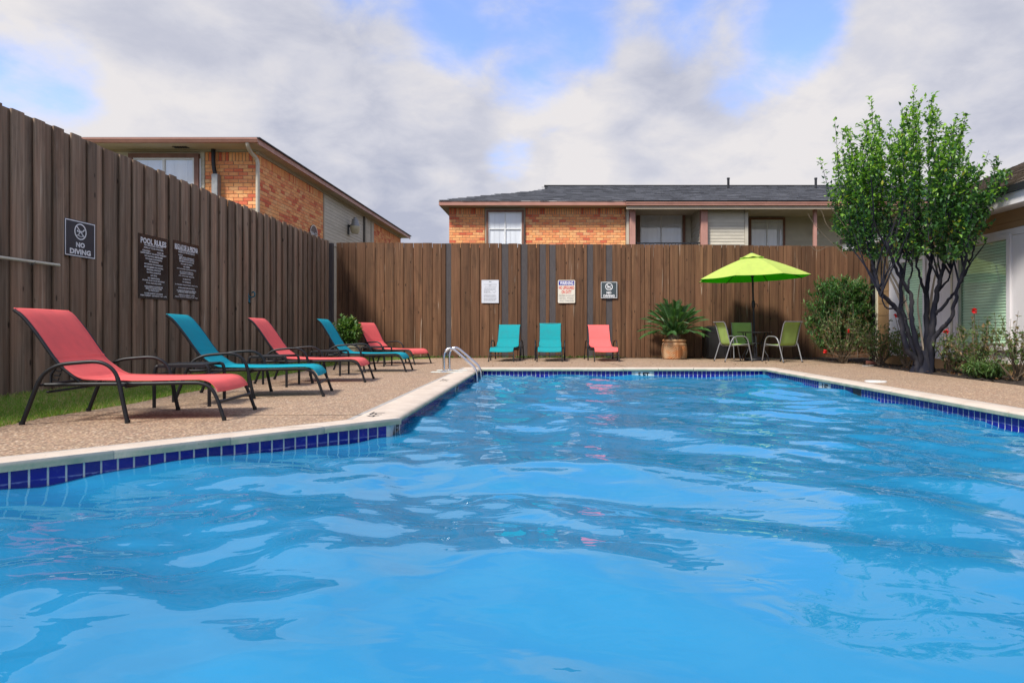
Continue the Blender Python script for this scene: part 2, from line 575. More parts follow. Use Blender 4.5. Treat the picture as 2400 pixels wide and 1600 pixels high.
def tint_mat(name, rough=0.85, bscale=40, bump=0.4):
    m_, gr = new_mat(name)
    at = gr.n('ShaderNodeAttribute', attribute_name='tint').outputs['Color']
    co = gr.n('ShaderNodeTexCoord').outputs['Object']
    nz = gr.noise(co, bscale, 4, 0.6)
    col = gr.mix(gr.maprange(nz, 0.3, 0.7, 0, 0.5), at, gr.mix(1.0, at, (0.7, 0.7, 0.7), 'MULTIPLY'))
    b = gr.n('ShaderNodeBump', {'Strength': bump, 'Distance': 0.004, 'Height': nz})
    finish(gr, gr.n('ShaderNodeBsdfPrincipled', {'Base Color': col, 'Roughness': rough, 'Specular IOR Level': 0.2, 'Normal': b.outputs[0]}).outputs[0])
    return m_


MT = {}
MT['wood_side'] = wood('weathered_fence_wood', (0.145, 0.097, 0.064), (0.31, 0.222, 0.152), (0.245, 0.142, 0.088), 0.26)
MT['wood_back'] = wood('stained_fence_wood', (0.074, 0.035, 0.017), (0.165, 0.086, 0.043), (0.125, 0.058, 0.029), 0.22)
MT['batten'] = mat('grey_painted_batten', (0.058, 0.05, 0.05), (0.078, 0.068, 0.066), 6, (8, 8, 1), 0.7, 0.3, rand=0.12, bump=0.15)
MT['brick'] = brick_mat('mottled_orange_brick')
MT['brick_rest'] = brick_mat('mottled_orange_brick_far', True)
MT['mortar'] = mat('mortar', (0.34, 0.27, 0.20), (0.26, 0.21, 0.155), 20, rough=0.9, bump=0.3)
MT['siding'] = mat('tan_siding', (0.54, 0.495, 0.40), (0.48, 0.44, 0.355), 3, (1, 1, 1), 0.6, 0.3, rand=0.05)
MT['trim_tan'] = mat('tan_trim', (0.44, 0.385, 0.29), (0.38, 0.33, 0.25), 5, rough=0.6)
MT['soffit'] = mat('tan_soffit', (0.48, 0.39, 0.28), (0.42, 0.345, 0.25), 3, rough=0.7)
MT['fascia'] = mat('dusty_rose_brown_fascia', (0.44, 0.22, 0.165), (0.37, 0.18, 0.135), 4, rough=0.5, bump=0.05)
MT['rose_post'] = mat('faded_rose_post', (0.46, 0.24, 0.19), (0.38, 0.19, 0.15), 5, (1, 1, 0.5), 0.6)
MT['frame_brown'] = mat('brown_window_trim', (0.22, 0.105, 0.07), (0.16, 0.075, 0.05), 6, rough=0.55)
MT['white_metal'] = mat('white_window_metal', (0.74, 0.74, 0.72), (0.66, 0.66, 0.64), 8, rough=0.4)
MT['pane'] = glass_mat('window_glass', (0.97, 0.98, 0.99), 0.10)
MT['blind_white'] = mat('pale_vertical_blind', (0.84, 0.86, 0.88), (0.76, 0.78, 0.81), 2, (3, 3, 0.4), 0.7, rand=0.06)
MT['roof_flash'] = mat('pale_roof_flashing', (0.78, 0.72, 0.66), rough=0.5)
MT['shingle'] = tint_mat('asphalt_shingle')
MT['pipe_dark'] = mat('dark_metal', (0.025, 0.025, 0.028), rough=0.5, metal=0.3)
MT['galv'] = mat('galvanised_grey', (0.30, 0.30, 0.29), (0.24, 0.24, 0.235), 12, rough=0.5, metal=0.4)
MT['downspout'] = mat('cream_downspout', (0.52, 0.46, 0.36), (0.44, 0.39, 0.31), 6, rough=0.45)
MT['deck'] = deck_mat()
MT['coping'] = coping_mat()
MT['grout'] = mat('pale_grout', (0.60, 0.64, 0.60), (0.48, 0.52, 0.48), 18, rough=0.7, bump=0.2)


def tile_mat():
    m_, gr = new_mat('cobalt_glazed_tile')
    co = gr.n('ShaderNodeTexCoord').outputs['Object']
    oi = gr.n('ShaderNodeObjectInfo').outputs['Random']
    off = gr.math('MULTIPLY', oi, 37.0)
    p = gr.vmath('ADD', co, gr.n('ShaderNodeCombineXYZ', {0: off, 1: off, 2: 0.0}).outputs[0]).outputs[0]
    col = gr.mix(oi, (0.003, 0.003, 0.245), (0.004, 0.006, 0.17))
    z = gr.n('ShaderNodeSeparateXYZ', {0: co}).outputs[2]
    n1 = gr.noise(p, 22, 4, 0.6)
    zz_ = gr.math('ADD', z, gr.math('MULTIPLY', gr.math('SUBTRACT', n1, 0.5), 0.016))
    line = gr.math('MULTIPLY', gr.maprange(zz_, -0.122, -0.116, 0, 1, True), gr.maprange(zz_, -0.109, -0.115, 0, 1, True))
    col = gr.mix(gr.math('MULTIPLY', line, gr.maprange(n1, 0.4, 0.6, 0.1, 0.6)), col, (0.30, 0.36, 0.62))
    fz = gr.maprange(n1, 0.58, 0.75, 0, 0.25)
    col = gr.mix(fz, col, (0.12, 0.15, 0.40))
    finish(gr, gr.n('ShaderNodeBsdfPrincipled', {'Base Color': col, 'Roughness': gr.maprange(n1, 0.3, 0.7, 0.08, 0.25), 'Specular IOR Level': 0.4}).outputs[0])
    return m_


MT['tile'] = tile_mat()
MT['tile_white'] = mat('white_depth_tile', (0.66, 0.70, 0.68), (0.58, 0.62, 0.60), 12, rough=0.2)
MT['ink'] = mat('black_ink', (0.012, 0.012, 0.014), rough=0.5)
MT['plaster'] = mat('pool_plaster', (0.16, 0.56, 0.84), (0.13, 0.50, 0.78), 1.2, rough=0.7)
MT['water'] = water_mat()
MT['concrete'] = mat('concrete', (0.40, 0.38, 0.35), (0.32, 0.30, 0.28), 9, rough=0.85, bump=0.2)
MT['soil'] = mat('dark_mulch', (0.040, 0.026, 0.017), (0.014, 0.010, 0.008), 22, rough=0.95, bump=1.0, bscale=45)
MT['lawn_soil'] = mat('lawn_soil', (0.12, 0.16, 0.045), (0.09, 0.10, 0.035), 16, rough=0.95, bump=0.6)
MT['dirt'] = mat('dirt', (0.13, 0.12, 0.07), (0.09, 0.10, 0.05), 1.5, rough=0.95, bump=0.3)
MT['leaf'] = leaf_mat('leaf')
MT['leaf_soft'] = leaf_mat('leaf_soft', 0.6, 0.4, 0.3)
MT['grass'] = leaf_mat('grass_blade', 0.55, 0.4, 0.3)
MT['bark'] = mat('dark_slate_bark', (0.011, 0.012, 0.021), (0.052, 0.049, 0.052), 7, (1, 1, 0.35), 0.85, 0.2, bump=0.8, bscale=18, lo=0.45, hi=0.75)
MT['pale_bark'] = mat('pale_smooth_bark', (0.40, 0.34, 0.26), (0.26, 0.21, 0.16), 9, (1, 1, 0.4), 0.8, bump=0.3)
MT['twig'] = mat('dry_twig', (0.17, 0.125, 0.08), (0.10, 0.075, 0.05), 12, rough=0.85)
MT['coral'] = fabric('coral_sling', (0.80, 0.135, 0.128))
MT['teal'] = fabric('teal_sling', (0.004, 0.30, 0.385))
MT['teal_far'] = fabric('turquoise_sling', (0.010, 0.26, 0.285))
MT['black_tube'] = mat('black_powder_coat', (0.007, 0.007, 0.009), (0.011, 0.011, 0.013), 20, rough=0.45, spec=0.35)
MT['grey_tube'] = mat('grey_powder_coat', (0.26, 0.26, 0.265), (0.20, 0.20, 0.205), 12, rough=0.4, spec=0.5, metal=0.3)
MT['rubber'] = mat('black_rubber', (0.012, 0.012, 0.012), rough=0.8)
MT['green_sling'] = fabric('green_mesh_sling', (0.42, 0.58, 0.17), 0.25, (0.48, 0.72, 0.16))
MT['lime'] = fabric('sunlit_lime_canopy', (0.50, 0.60, 0.13), 0.2, (0.3, 0.8, 0.05))  # top of the cloth, its sunlit paleness painted into the colour
MT['lime_under'] = fabric('backlit_lime_underside', (0.10, 0.66, 0.01), 0.55, (0.10, 0.85, 0.005))  # underside of the same cloth, glow of light coming through painted into the colour
MT['steel'] = mat('polished_steel', (0.66, 0.66, 0.68), (0.58, 0.58, 0.60), 6, rough=0.16, metal=1.0)
MT['sign_black'] = mat('black_sign_face', (0.012, 0.011, 0.012), (0.022, 0.018, 0.017), 2, rough=0.22, spec=0.5)
MT['sign_slate'] = mat('slate_sign_face', (0.030, 0.031, 0.040), (0.036, 0.037, 0.046), 3, rough=0.35)
MT['sign_green'] = mat('dark_green_grey_sign', (0.045, 0.06, 0.065), (0.05, 0.066, 0.072), 3, rough=0.4)
MT['sign_white'] = mat('white_print', (0.80, 0.80, 0.80), rough=0.5)
MT['sign_cream'] = mat('aged_white_sign', (0.72, 0.68, 0.58), (0.60, 0.56, 0.46), 5, rough=0.5)
MT['paper'] = mat('laminated_paper', (0.62, 0.64, 0.68), (0.56, 0.58, 0.62), 4, rough=0.3)
MT['grey_ink'] = mat('grey_print', (0.22, 0.22, 0.24), rough=0.6)
MT['red_ink'] = mat('red_print', (0.62, 0.05, 0.035), rough=0.5)
MT['blue_ink'] = mat('blue_print', (0.012, 0.015, 0.30), rough=0.5)
MT['terracotta'] = mat('terracotta', (0.52, 0.235, 0.095), (0.44, 0.30, 0.18), 5, rough=0.8, bump=0.3, bscale=40)
MT['terracotta_weathered'] = mat('weathered_terracotta_weave', (0.42, 0.27, 0.15), (0.46, 0.19, 0.07), 4, (1, 1, 1.6), 0.85, bump=0.3, bscale=40, lo=0.42, hi=0.62)
MT['palm_trunk'] = mat('palm_trunk', (0.15, 0.11, 0.07), (0.26, 0.20, 0.13), 22, rough=0.9, bump=0.8, bscale=30)
MT['bin_black'] = mat('black_bin_plastic', (0.010, 0.010, 0.011), (0.014, 0.014, 0.015), 6, rough=0.35, spec=0.5)
MT['planter'] = mat('khaki_planter', (0.33, 0.30, 0.20), (0.27, 0.245, 0.165), 5, rough=0.6)
MT['white_wall'] = mat('white_painted_board', (0.70, 0.67, 0.66), (0.62, 0.59, 0.58), 2.5, (1, 1, 0.4), 0.6, rand=0.03)
MT['tan_board'] = mat('ochre_painted_board', (0.33, 0.20, 0.095), (0.27, 0.16, 0.075), 4, (1, 0.3, 1), 0.65, rand=0.06)
MT['green_frame'] = mat('sage_window_frame', (0.30, 0.36, 0.26), (0.26, 0.31, 0.22), 6, rough=0.5)
MT['green_slat'] = mat('sage_blind_slat', (0.74, 0.85, 0.72), (0.68, 0.80, 0.67), 3, (1, 0.4, 1), 0.6, rand=0.05)
MT['pale_pole'] = mat('cream_pole', (0.60, 0.56, 0.44), (0.52, 0.48, 0.37), 8, rough=0.4)
MT['teal_hook'] = mat('teal_enamel', (0.01, 0.16, 0.22), rough=0.25, spec=0.6)
MT['petal'] = leaf_mat('rose_petal', 0.5, 0.25, 0.3)
MT['lid_white'] = mat('white_plastic_lid', (0.78, 0.76, 0.72), rough=0.4)
MT['globe'] = mat('frosted_globe', (0.72, 0.72, 0.70), rough=0.25)
MT['globe_amber'] = mat('hazed_amber_globe', (0.42, 0.36, 0.22), (0.5, 0.44, 0.3), 6, rough=0.3)


# ================================================================== THE POOL
POOL = [(-4.604, 1.289), (-1.245, 4.763), (-1.37, 11.15), (3.63, 11.15), (3.78, -2.0), (-4.604, -2.0)]
WID = [0.11, 0.26, 0.17, 0.17, 0.3, 0.3]     # coping width of the edge that starts at each corner
WATER_Z = -0.128


def edge_normal(i):
    a, b = POOL[i], POOL[(i + 1) % len(POOL)]
    dx, dy = b[0] - a[0], b[1] - a[1]
    L = math.hypot(dx, dy)
    return (-dy / L, dx / L), (dx / L, dy / L), L


def offset_corner(i, wa, wb):
    """corner i with edge i-1 moved out by wa and edge i by wb"""
    n0, d0, _ = edge_normal(i - 1)
    n1, d1, _ = edge_normal(i)
    P = POOL[i]
    p0 = (P[0] + n0[0] * wa, P[1] + n0[1] * wa)
    p1 = (P[0] + n1[0] * wb, P[1] + n1[1] * wb)
    den = d0[0] * d1[1] - d0[1] * d1[0]
    t = ((p1[0] - p0[0]) * d1[1] - (p1[1] - p0[1]) * d1[0]) / den
    return (p0[0] + d0[0] * t, p0[1] + d0[1] * t)


NP = len(POOL)
OUTER = [offset_corner(i, WID[i - 1], WID[i]) for i in range(NP)]
MORT = [offset_corner(i, WID[i - 1] + 0.035, WID[i] + 0.035) for i in range(NP)]


def holed_sheet(outer, hole, z, name, m, kind='structure', parent=None):
    polys = [[Vector((x, y, 0)) for x, y in outer], [Vector((x, y, 0)) for x, y in hole]]
    tris = tessellate_polygon(polys)
    P = [(x, y, z) for x, y in outer] + [(x, y, z) for x, y in hole]
    F = []
    for t in tris:
        a, b, c = [P[i] for i in t]
        up = (b[0] - a[0]) * (c[1] - a[1]) - (b[1] - a[1]) * (c[0] - a[0])
        F.append(tuple(t) if up > 0 else tuple(reversed(t)))
    me = bpy.data.meshes.new(name)
    me.from_pydata(P, [], F)
    return link(name, me, m, parent, kind=kind)


# ground to the horizon, and the aggregate deck on top of it
holed_sheet([(-700, -700), (700, -700), (700, 1400), (-700, 1400)], MORT, -0.05, 'ground', MT['dirt'])
LAWN_EDGE = [(-3.62, 2.6), (-3.70, 3.6), (-3.79, 4.35), (-3.86, 4.81), (-3.83, 5.21), (-3.81, 5.72), (-3.90, 6.54), (-3.93, 7.58), (-4.0, 8.4), (-4.07, 9.7), (-4.12, 11.0), (-4.22, 12.4), (-4.15, 13.4), (-3.7, 14.2), (-3.2, 14.9), (-2.9, 15.3)]
BED_EDGE = [(5.1, 15.3), (5.35, 14.75), (5.75, 14.3), (6.0, 13.9), (5.92, 12.6), (5.72, 11.2), (5.60, 10.05), (5.55, 8.8), (5.51, 7.56), (5.5, 5.5), (5.5, -3.0)]
DECK = LAWN_EDGE + [(1.3, 15.3), (1.6, 15.22), (3.6, 15.2), (4.8, 15.2)] + BED_EDGE + [(-8.0, -3.0), (-8.0, 2.0), (-5.2, 2.2)]
deck = holed_sheet(DECK, MORT, 0.0, 'pool_deck', MT['deck'])
# control joints sawn into the deck
jm = MB()


def joint(p, q, w=0.006):
    d = Vector((q[0] - p[0], q[1] - p[1], 0)).normalized()
    n = Vector((-d.y, d.x, 0)) * w
    jm.add([(p[0] + n.x, p[1] + n.y, 0.003), (q[0] + n.x, q[1] + n.y, 0.003), (q[0] - n.x, q[1] - n.y, 0.003), (p[0] - n.x, p[1] - n.y, 0.003)], [(0, 3, 2, 1)])


joint((-3.86, 4.93), (-1.48, 4.93))
joint((-4.05, 9.9), (-1.64, 10.2))
joint((1.25, 11.42), (0.82, 14.3))
joint((0.82, 14.3), (0.65, 15.3), 0.004)
joint((3.9, 11.4), (5.8, 13.2))
joint((3.9, 8.6), (5.56, 8.7))
obj('control_joint', jm, mat('dark_joint', (0.10, 0.08, 0.06), rough=0.9), deck)

lawn = MB()
lp = [(x, y, -0.012) for x, y in LAWN_EDGE] + [(-3.0, 15.6, -0.012), (-5.7, 15.6, -0.012), (-5.7, 2.0, -0.012)]
lawn.add(lp, [tuple(range(len(lp)))[::-1]])
obj('lawn', lawn, MT['lawn_soil'], kind='structure')

# bed of dark mulch along the white clubhouse and the strip under the back fence
bedpts = BED_EDGE + [(6.7, -3.0), (6.7, 13.2), (8.2, 13.4), (8.2, 15.6), (1.0, 15.6), (1.3, 15.25)]
bm_ = MB()
nx_, ny_ = 70, 170
for iy in range(ny_):
    for ix in range(nx_):
        pass
poly_bed = [(x, y) for x, y in bedpts]


def inside(x, y, P):
    r_ = False
    j = len(P) - 1
    for i in range(len(P)):
        xi, yi = P[i]
        xj, yj = P[j]
        if (yi > y) != (yj > y) and x < (xj - xi) * (y - yi) / (yj - yi) + xi:
            r_ = not r_
        j = i
    return r_


grid = {}
V_, F_ = [], []
st = 0.07
for iy in range(int((15.7 - 5.0) / st)):
    for ix in range(int((8.3 - 1.0) / st)):
        x, y = 1.0 + ix * st, 5.0 + iy * st
        if inside(x + st / 2, y + st / 2, poly_bed):
            q = []
            for dx, dy in ((0, 0), (1, 0), (1, 1), (0, 1)):
                kx, ky = ix + dx, iy + dy
                if (kx, ky) not in grid:
                    grid[(kx, ky)] = len(V_)
                    px, py = 1.0 + kx * st, 5.0 + ky * st
                    V_.append((px + random.uniform(-.015, .015), py + random.uniform(-.015, .015), -0.012 + 0.035 * random.random() ** 2))
                q.append(grid[(kx, ky)])
            F_.append(tuple(q))
me = bpy.data.meshes.new('planting_bed')
me.from_pydata(V_, [], F_)
link('planting_bed', me, MT['soil'], kind='structure', sm=60)

# shell
shell = MB()
zt, zb = -0.045, -1.35
for i in range(NP):
    a, b = POOL[i], POOL[(i + 1) % NP]
    shell.add([(a[0], a[1], zt), (b[0], b[1], zt), (b[0], b[1], zb), (a[0], a[1], zb)], [(0, 1, 2, 3)])
shell.add([(x, y, zb) for x, y in POOL], [tuple(range(NP))[::-1]])
pool = obj('swimming_pool', shell, MT['plaster'], kind='structure')

# grout band behind the tiles
gb = MB()
for i in range(NP):
    a, b = offset_corner(i, -0.003, -0.003), offset_corner((i + 1) % NP, -0.003, -0.003)
    gb.add([(a[0], a[1], -0.046), (b[0], b[1], -0.046), (b[0], b[1], -0.172), (a[0], a[1], -0.172)], [(0, 1, 2, 3)])
obj('grout_band', gb, MT['grout'], pool)

# coping stones, mitred at the corners, bullnosed towards the water
PROF = [(-0.035, -0.050), (-0.052, -0.042), (-0.060, -0.028), (-0.052, -0.012), (-0.035, -0.002), (-0.01, 0.004), (0.05, 0.006)]


def edge_point(i, d, t):
    """point on edge i at distance d outward from the pool wall, parameter t along the (mitred) edge"""
    k = max(-0.3, d / WID[i])
    A = [POOL[i][c] + (OUTER[i][c] - POOL[i][c]) * k for c in (0, 1)]
    j = (i + 1) % NP
    B = [POOL[j][c] + (OUTER[j][c] - POOL[j][c]) * k for c in (0, 1)]
    return (A[0] + (B[0] - A[0]) * t, A[1] + (B[1] - A[1]) * t)


for i in range(NP - 1):
    n_, d_, L = edge_normal(i)
    n = max(1, round(L / 0.6))
    prof = PROF + [(WID[i] - 0.012, 0.006), (WID[i], 0.0), (WID[i], -0.05)]
    for k in range(n):
        if i == 0 and k < 1 and False:
            continue
        e = 0.0035 / L
        t0, t1 = k / n + (e if k else 0), (k + 1) / n - (e if k < n - 1 else 0)
        dz = random.uniform(-0.0015, 0.0015)
        rings = [[(*edge_point(i, d, t), z + dz) for d, z in prof] for t in (t0, t1)]
        mb = MB().loft(rings, True, True, True)
        me = mb.mesh('coping_stone')
        link('coping_stone', me, MT['coping'], pool, sm=35)
# cement between coping and deck
cm = MB()
for i in range(NP):
    j = (i + 1) % NP
    segs = 24
    for k in range(segs):
        def P_(t, arr):
            return (arr[i][0] + (arr[j][0] - arr[i][0]) * t, arr[i][1] + (arr[j][1] - arr[i][1]) * t)
        q = []
        for t, arr, z in ((k / segs, OUTER, -0.002), ((k + 1) / segs, OUTER, -0.002), ((k + 1) / segs, MORT, 0.002), (k / segs, MORT, 0.002)):
            q.append((*P_(t, arr), z))
        cm.add(q, [(0, 1, 2, 3)])
obj('cement_strip', cm, MT['concrete'], pool)

# waterline tiles, one by one
PITCH = 0.0762
TZ0, TZ1 = -0.166, -0.054
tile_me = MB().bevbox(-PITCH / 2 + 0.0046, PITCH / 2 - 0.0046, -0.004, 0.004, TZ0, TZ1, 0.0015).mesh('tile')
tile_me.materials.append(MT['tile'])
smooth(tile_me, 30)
SKIP = {1: [(0.02, 0.30)], 2: [], 3: []}
DEPTH = []   # (edge, distance along, text)
n1_, d1_, L1 = edge_normal(1)
SKIP[1].append((3.45, 3.72))
DEPTH += [(1, 0.16, '4 FT'), (1, 3.585, '5 FT')]
cx2 = (1508 - PU) / FPX * 11.15 - POOL[2][0]
SKIP[2].append((cx2 - 0.15, cx2 + 0.15))
DEPTH.append((2, cx2, '5 FT'))
DEPTH.append((3, 2.42, '5 FT'))
SKIP[3].append((2.27, 2.57))
SKIM = (3.03, 3.43)
SKIP[3].append(SKIM)
ntile = 0
for i, tmax in ((0, None), (1, None), (2, None), (3, 6.9)):
    n_, d_, L = edge_normal(i)
    s = PITCH / 2 + 0.004
    ang = math.atan2(d_[1], d_[0])
    while s < L - PITCH / 2:
        if tmax and s > tmax:
            break
        if i == 0 and s < L - 2.9:
            s += PITCH
            continue
        if not any(a - PITCH * .4 < s < b + PITCH * .4 for a, b in SKIP.get(i, [])):
            p = (POOL[i][0] + d_[0] * s - n_[0] * 0.0008, POOL[i][1] + d_[1] * s - n_[1] * 0.0008)
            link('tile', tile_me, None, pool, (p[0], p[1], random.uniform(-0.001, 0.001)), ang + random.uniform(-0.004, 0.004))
            ntile += 1
        s += PITCH
for i, s, txt in DEPTH:
    n_, d_, L = edge_normal(i)
    ang = math.atan2(d_[1], d_[0])
    # n points away from the water: text must face the water (-n).  Local +x runs along d, local -y faces the water
    p = (POOL[i][0] + d_[0] * s - n_[0] * 0.004, POOL[i][1] + d_[1] * s - n_[1] * 0.004)
    w = 0.29 if i else 0.26
    w = 0.26 if (i == 1 and s > 1) else w
    mk = MB().bevbox(-w / 2, w / 2, -0.004, 0.004, TZ0, TZ1, 0.0015)
    marker = obj('depth_marker', mk, MT['tile_white'], pool, loc=(p[0], p[1], 0), rz=ang)
    tx = MB()
    put_text(tx, txt[0], -w * 0.24, -0.116, 0.046, 0.088, y=-0.0062, bold=0.05)
    put_text(tx, txt[2:], w * 0.16, -0.116, 0.115, 0.088, y=-0.0062, bold=0.05)
    obj('lettering', tx, MT['ink'], marker)

# skimmer mouth
n_, d_, L = edge_normal(3)
ang = math.atan2(d_[1], d_[0])
s = sum(SKIM) / 2
p = (POOL[3][0] + d_[0] * s, POOL[3][1] + d_[1] * s)
sk = MB()
sk.box(-0.20, -0.005, -0.011, 0.0, -0.166, -0.060)
skim = obj('skimmer_mouth', sk, mat('skimmer_cobalt', (0.005, 0.006, 0.16), rough=0.2), pool, loc=(p[0], p[1], 0), rz=ang)
sk2 = MB().box(0.005, 0.20, -0.0095, 0.0, -0.166, -0.060)
obj('opening', sk2, MT['ink'], skim)

# stencilled depth marks on the coping
n_, d_, L = edge_normal(1)


def coping_mark(s, txt, w, h):
    mk = MB()
    put_text(mk, txt, 0, 0, w, h, y=0, bold=0.0)
    # lay it flat: text x along -d (read from the pool), up direction outward
    ang = math.atan2(-d_[1], -d_[0])
    p = (POOL[1][0] + d_[0] * s + n_[0] * 0.15, POOL[1][1] + d_[1] * s + n_[1] * 0.15, 0.0105)
    M_ = Matrix.Translation(p) @ Matrix.Rotation(math.atan2(d_[1], d_[0]), 4, 'Z') @ Matrix.Rotation(R(-90), 4, 'X')
    mk.xf(M_)
    return obj('depth_stencil', mk, MT['ink'], pool)


coping_mark(0.16, '4 FT', 0.26, 0.10)
coping_mark(3.6, '5 FT', 0.30, 0.10)

# water surface with real waves
xs0, xs1, ys0, ys1 = -4.70, 3.90, -2.05, 11.22
NX = int((xs1 - xs0) / 0.034)
NY = int((ys1 - ys0) / 0.034)
gx = np.linspace(xs0, xs1, NX)
gy = np.linspace(ys0, ys1, NY)
X, Y = np.meshgrid(gx, gy)
Z = np.zeros_like(X)
wr = np.random.default_rng(21)
# domain warp so that crests wander
wx = sum(0.10 * np.sin(X * k1 + Y * k2 + ph) for k1, k2, ph in wr.uniform(-1.6, 1.6, (5, 3)) * np.array([1, 1, 4]))
wy = sum(0.10 * np.sin(X * k1 + Y * k2 + ph) for k1, k2, ph in wr.uniform(-1.6, 1.6, (5, 3)) * np.array([1, 1, 4]))
XX, YY = X + wx, Y + wy
for n in range(30):
    lam = 0.42 * (1.9 / 0.42) ** wr.random()
    th = wr.normal(R(66), R(36))
    k = 2 * math.pi / lam
    Z += 0.0265 / k * np.sin(k * (XX * math.cos(th) + YY * math.sin(th)) + wr.uniform(0, 6.28))
# short ripples, stronger where the surface is ruffled
ruff = np.clip(0.55 + 0.6 * np.sin(X * 1.1 + 0.8 * np.sin(Y * 0.9) + 2.2) * np.sin(Y * 0.8 + 0.5 * np.sin(X)), 0.22, 1) * np.clip(0.4 + np.hypot(X - 1.2, Y) / 6.0, 0.7, 1.25)
for n in range(34):
    lam = 0.15 * (0.5 / 0.15) ** wr.random()
    th = wr.normal(R(66), R(40))
    k = 2 * math.pi / lam
    Z += ruff * 0.0215 / k * np.sin(k * (XX * math.cos(th) + YY * math.sin(th)) + wr.uniform(0, 6.28))
calm = np.clip(0.85 + 0.15 * np.sin(X * 0.8 + 1) * np.sin(Y * 0.6), 0.5, 1.0)
# the near side on the right lies calmer
calm *= 1 - 0.18 * np.exp(-((X - 0.7) ** 2 + (Y - 1.6) ** 2) / 1.6)
Z = WATER_Z + Z * calm
P = np.stack([X, Y, Z], -1).reshape(-1, 3)
ii = np.arange(NX * NY).reshape(NY, NX)
q = np.stack([ii[:-1, :-1], ii[:-1, 1:], ii[1:, 1:], ii[1:, :-1]], -1).reshape(-1, 4)
cxm, cym = (X[:-1, :-1] + X[1:, 1:]) / 2, (Y[:-1, :-1] + Y[1:, 1:]) / 2
keep = np.ones(cxm.shape, bool)
dd_ = []
for i in (0, 1, 2, 3):
    n_, d_, L = edge_normal(i)
    dd_.append((cxm - POOL[i][0]) * n_[0] + (cym - POOL[i][1]) * n_[1] < 0.04)
keep &= (dd_[0] | dd_[1]) & dd_[2] & dd_[3]
q = q[keep.reshape(-1)]
used = np.unique(q)
remap = np.zeros(NX * NY, int)
remap[used] = np.arange(len(used))
me = bpy.data.meshes.new('pool_water')
me.vertices.add(len(used))
me.vertices.foreach_set('co', P[used].astype(np.float32).reshape(-1))
q = remap[q]
me.loops.add(q.size)
me.polygons.add(len(q))
me.polygons.foreach_set('loop_start', np.arange(0, q.size, 4, dtype=np.int32))
me.loops.foreach_set('vertex_index', q.reshape(-1).astype(np.int32))
me.update(calc_edges=True)
me.validate()
me.polygons.foreach_set('use_smooth', [True] * len(me.polygons))
link('pool_water', me, MT['water'], kind='structure')

# ================================================================== FENCES
FH_FRONT, FH_BACK = 2.87, 2.79


def board_mesh(w, t, h, c=0.006, name='board', m=None):
    """upright board, front face towards -Y, chamfered front edges, base at z 0"""
    poly = [(-w / 2, t), (-w / 2, c), (-w / 2 + c, 0), (w / 2 - c, 0), (w / 2, c), (w / 2, t)]
    mb = MB().prism(poly, (0, 0, 0), (0, 0, h))
    me = mb.mesh(name)
    if m:
        me.materials.append(m)
    return me


fence = thing('board_fence', 'tall grey brown board fence with deep grooves running behind the row of loungers', 'fence', (-5.45, 9.0, 0))
proud = [board_mesh(w, 0.022, 2.87, m=MT['wood_side']) for w in (0.142, 0.150, 0.158)]
rec = [board_mesh(w, 0.020, 2.87, m=MT['wood_side']) for w in (0.178, 0.186)]
y = 1.2
while y < 15.5:
    per = 0.264 + random.uniform(-0.012, 0.012)
    for me_, dx, dy in ((random.choice(proud), 0.0, 0.0), (random.choice(rec), -0.034, per / 2 + 0.004)):
        yy = y + dy
        if yy > 15.40:
            continue
        htop = FH_FRONT + (FH_BACK - FH_FRONT) * (yy - 6.4) / 9.1 + random.uniform(-0.012, 0.012)
        b = link('board', me_, None, fence, (dx + random.uniform(-0.003, 0.003), yy - 9.0, -0.03), R(90) + random.uniform(-0.012, 0.012))
        b.scale = (1, 1, (htop + 0.03) / 2.87)
    y += per
for z in (0.35, 1.4, 2.45):
    obj('rail', MB().box(-0.14, -0.055, 1.2 - 9, 15.45 - 9, z, z + 0.085), MT['wood_side'], fence)

obj('backing_board', MB().box(-0.17, -0.142, 1.2 - 9, 15.45 - 9, 0, 2.76), MT['wood_side'], fence)
obj('corner_post', MB().bevbox(-0.10, 0.05, 15.375 - 9, 15.49 - 9, 0, 2.76, 0.006), MT['batten'], fence)

bf = thing('board_fence', 'warm brown plank fence with dark grey battens closing off the pool end', 'fence', (0, 15.5, 0))
DARK = [(1045, 1057), (1176, 1191), (1221, 1236), (1265, 1279), (1288, 1302), (1376, 1390), (1421, 1435)]
edges = [788, 801, 816, 834, 856.5, 879, 901, 923.5, 946, 968.5, 990, 1013, 1034, 1045, 1057, 1079, 1102, 1124, 1147, 1168, 1176, 1191, 1213, 1221, 1236, 1257, 1265, 1279, 1288, 1302, 1325, 1347, 1367, 1376, 1390, 1411, 1421, 1435, 1456, 1466, 1480, 1502, 1511, 1525, 1533]
r2 = random.Random(5)
while edges[-1] < 2150:
    edges.append(edges[-1] + r2.choice([10.5, 12, 14.5, 20.5, 22, 21.5]))
flip = 0
for a, b in zip(edges[:-1], edges[1:]):
    x0, x1 = (a - PU) / FPX * 15.5, (b - PU) / FPX * 15.5
    dark = (a, b) in DARK
    w = x1 - x0
    xm = (x0 + x1) / 2
    h = 2.79 + (2.70 - 2.79) * (xm + 5.35) / 12.5 + r2.uniform(-0.008, 0.008)
    flip = 1 - flip
    dep = 0.022 if dark else (0.0 if flip else 0.009)
    if dark:
        h -= 0.004
    me_ = board_mesh(w - (0.009 if not dark else -0.012), 0.021, h + 0.03, 0.005, m=MT['batten'] if dark else MT['wood_back'])
    o = link('batten' if dark else 'board', me_, None, bf, (xm, dep + r2.uniform(0, 0.003), -0.03), r2.uniform(-0.006, 0.006))
    if dark:
        o['label'] = 'dark grey painted batten'
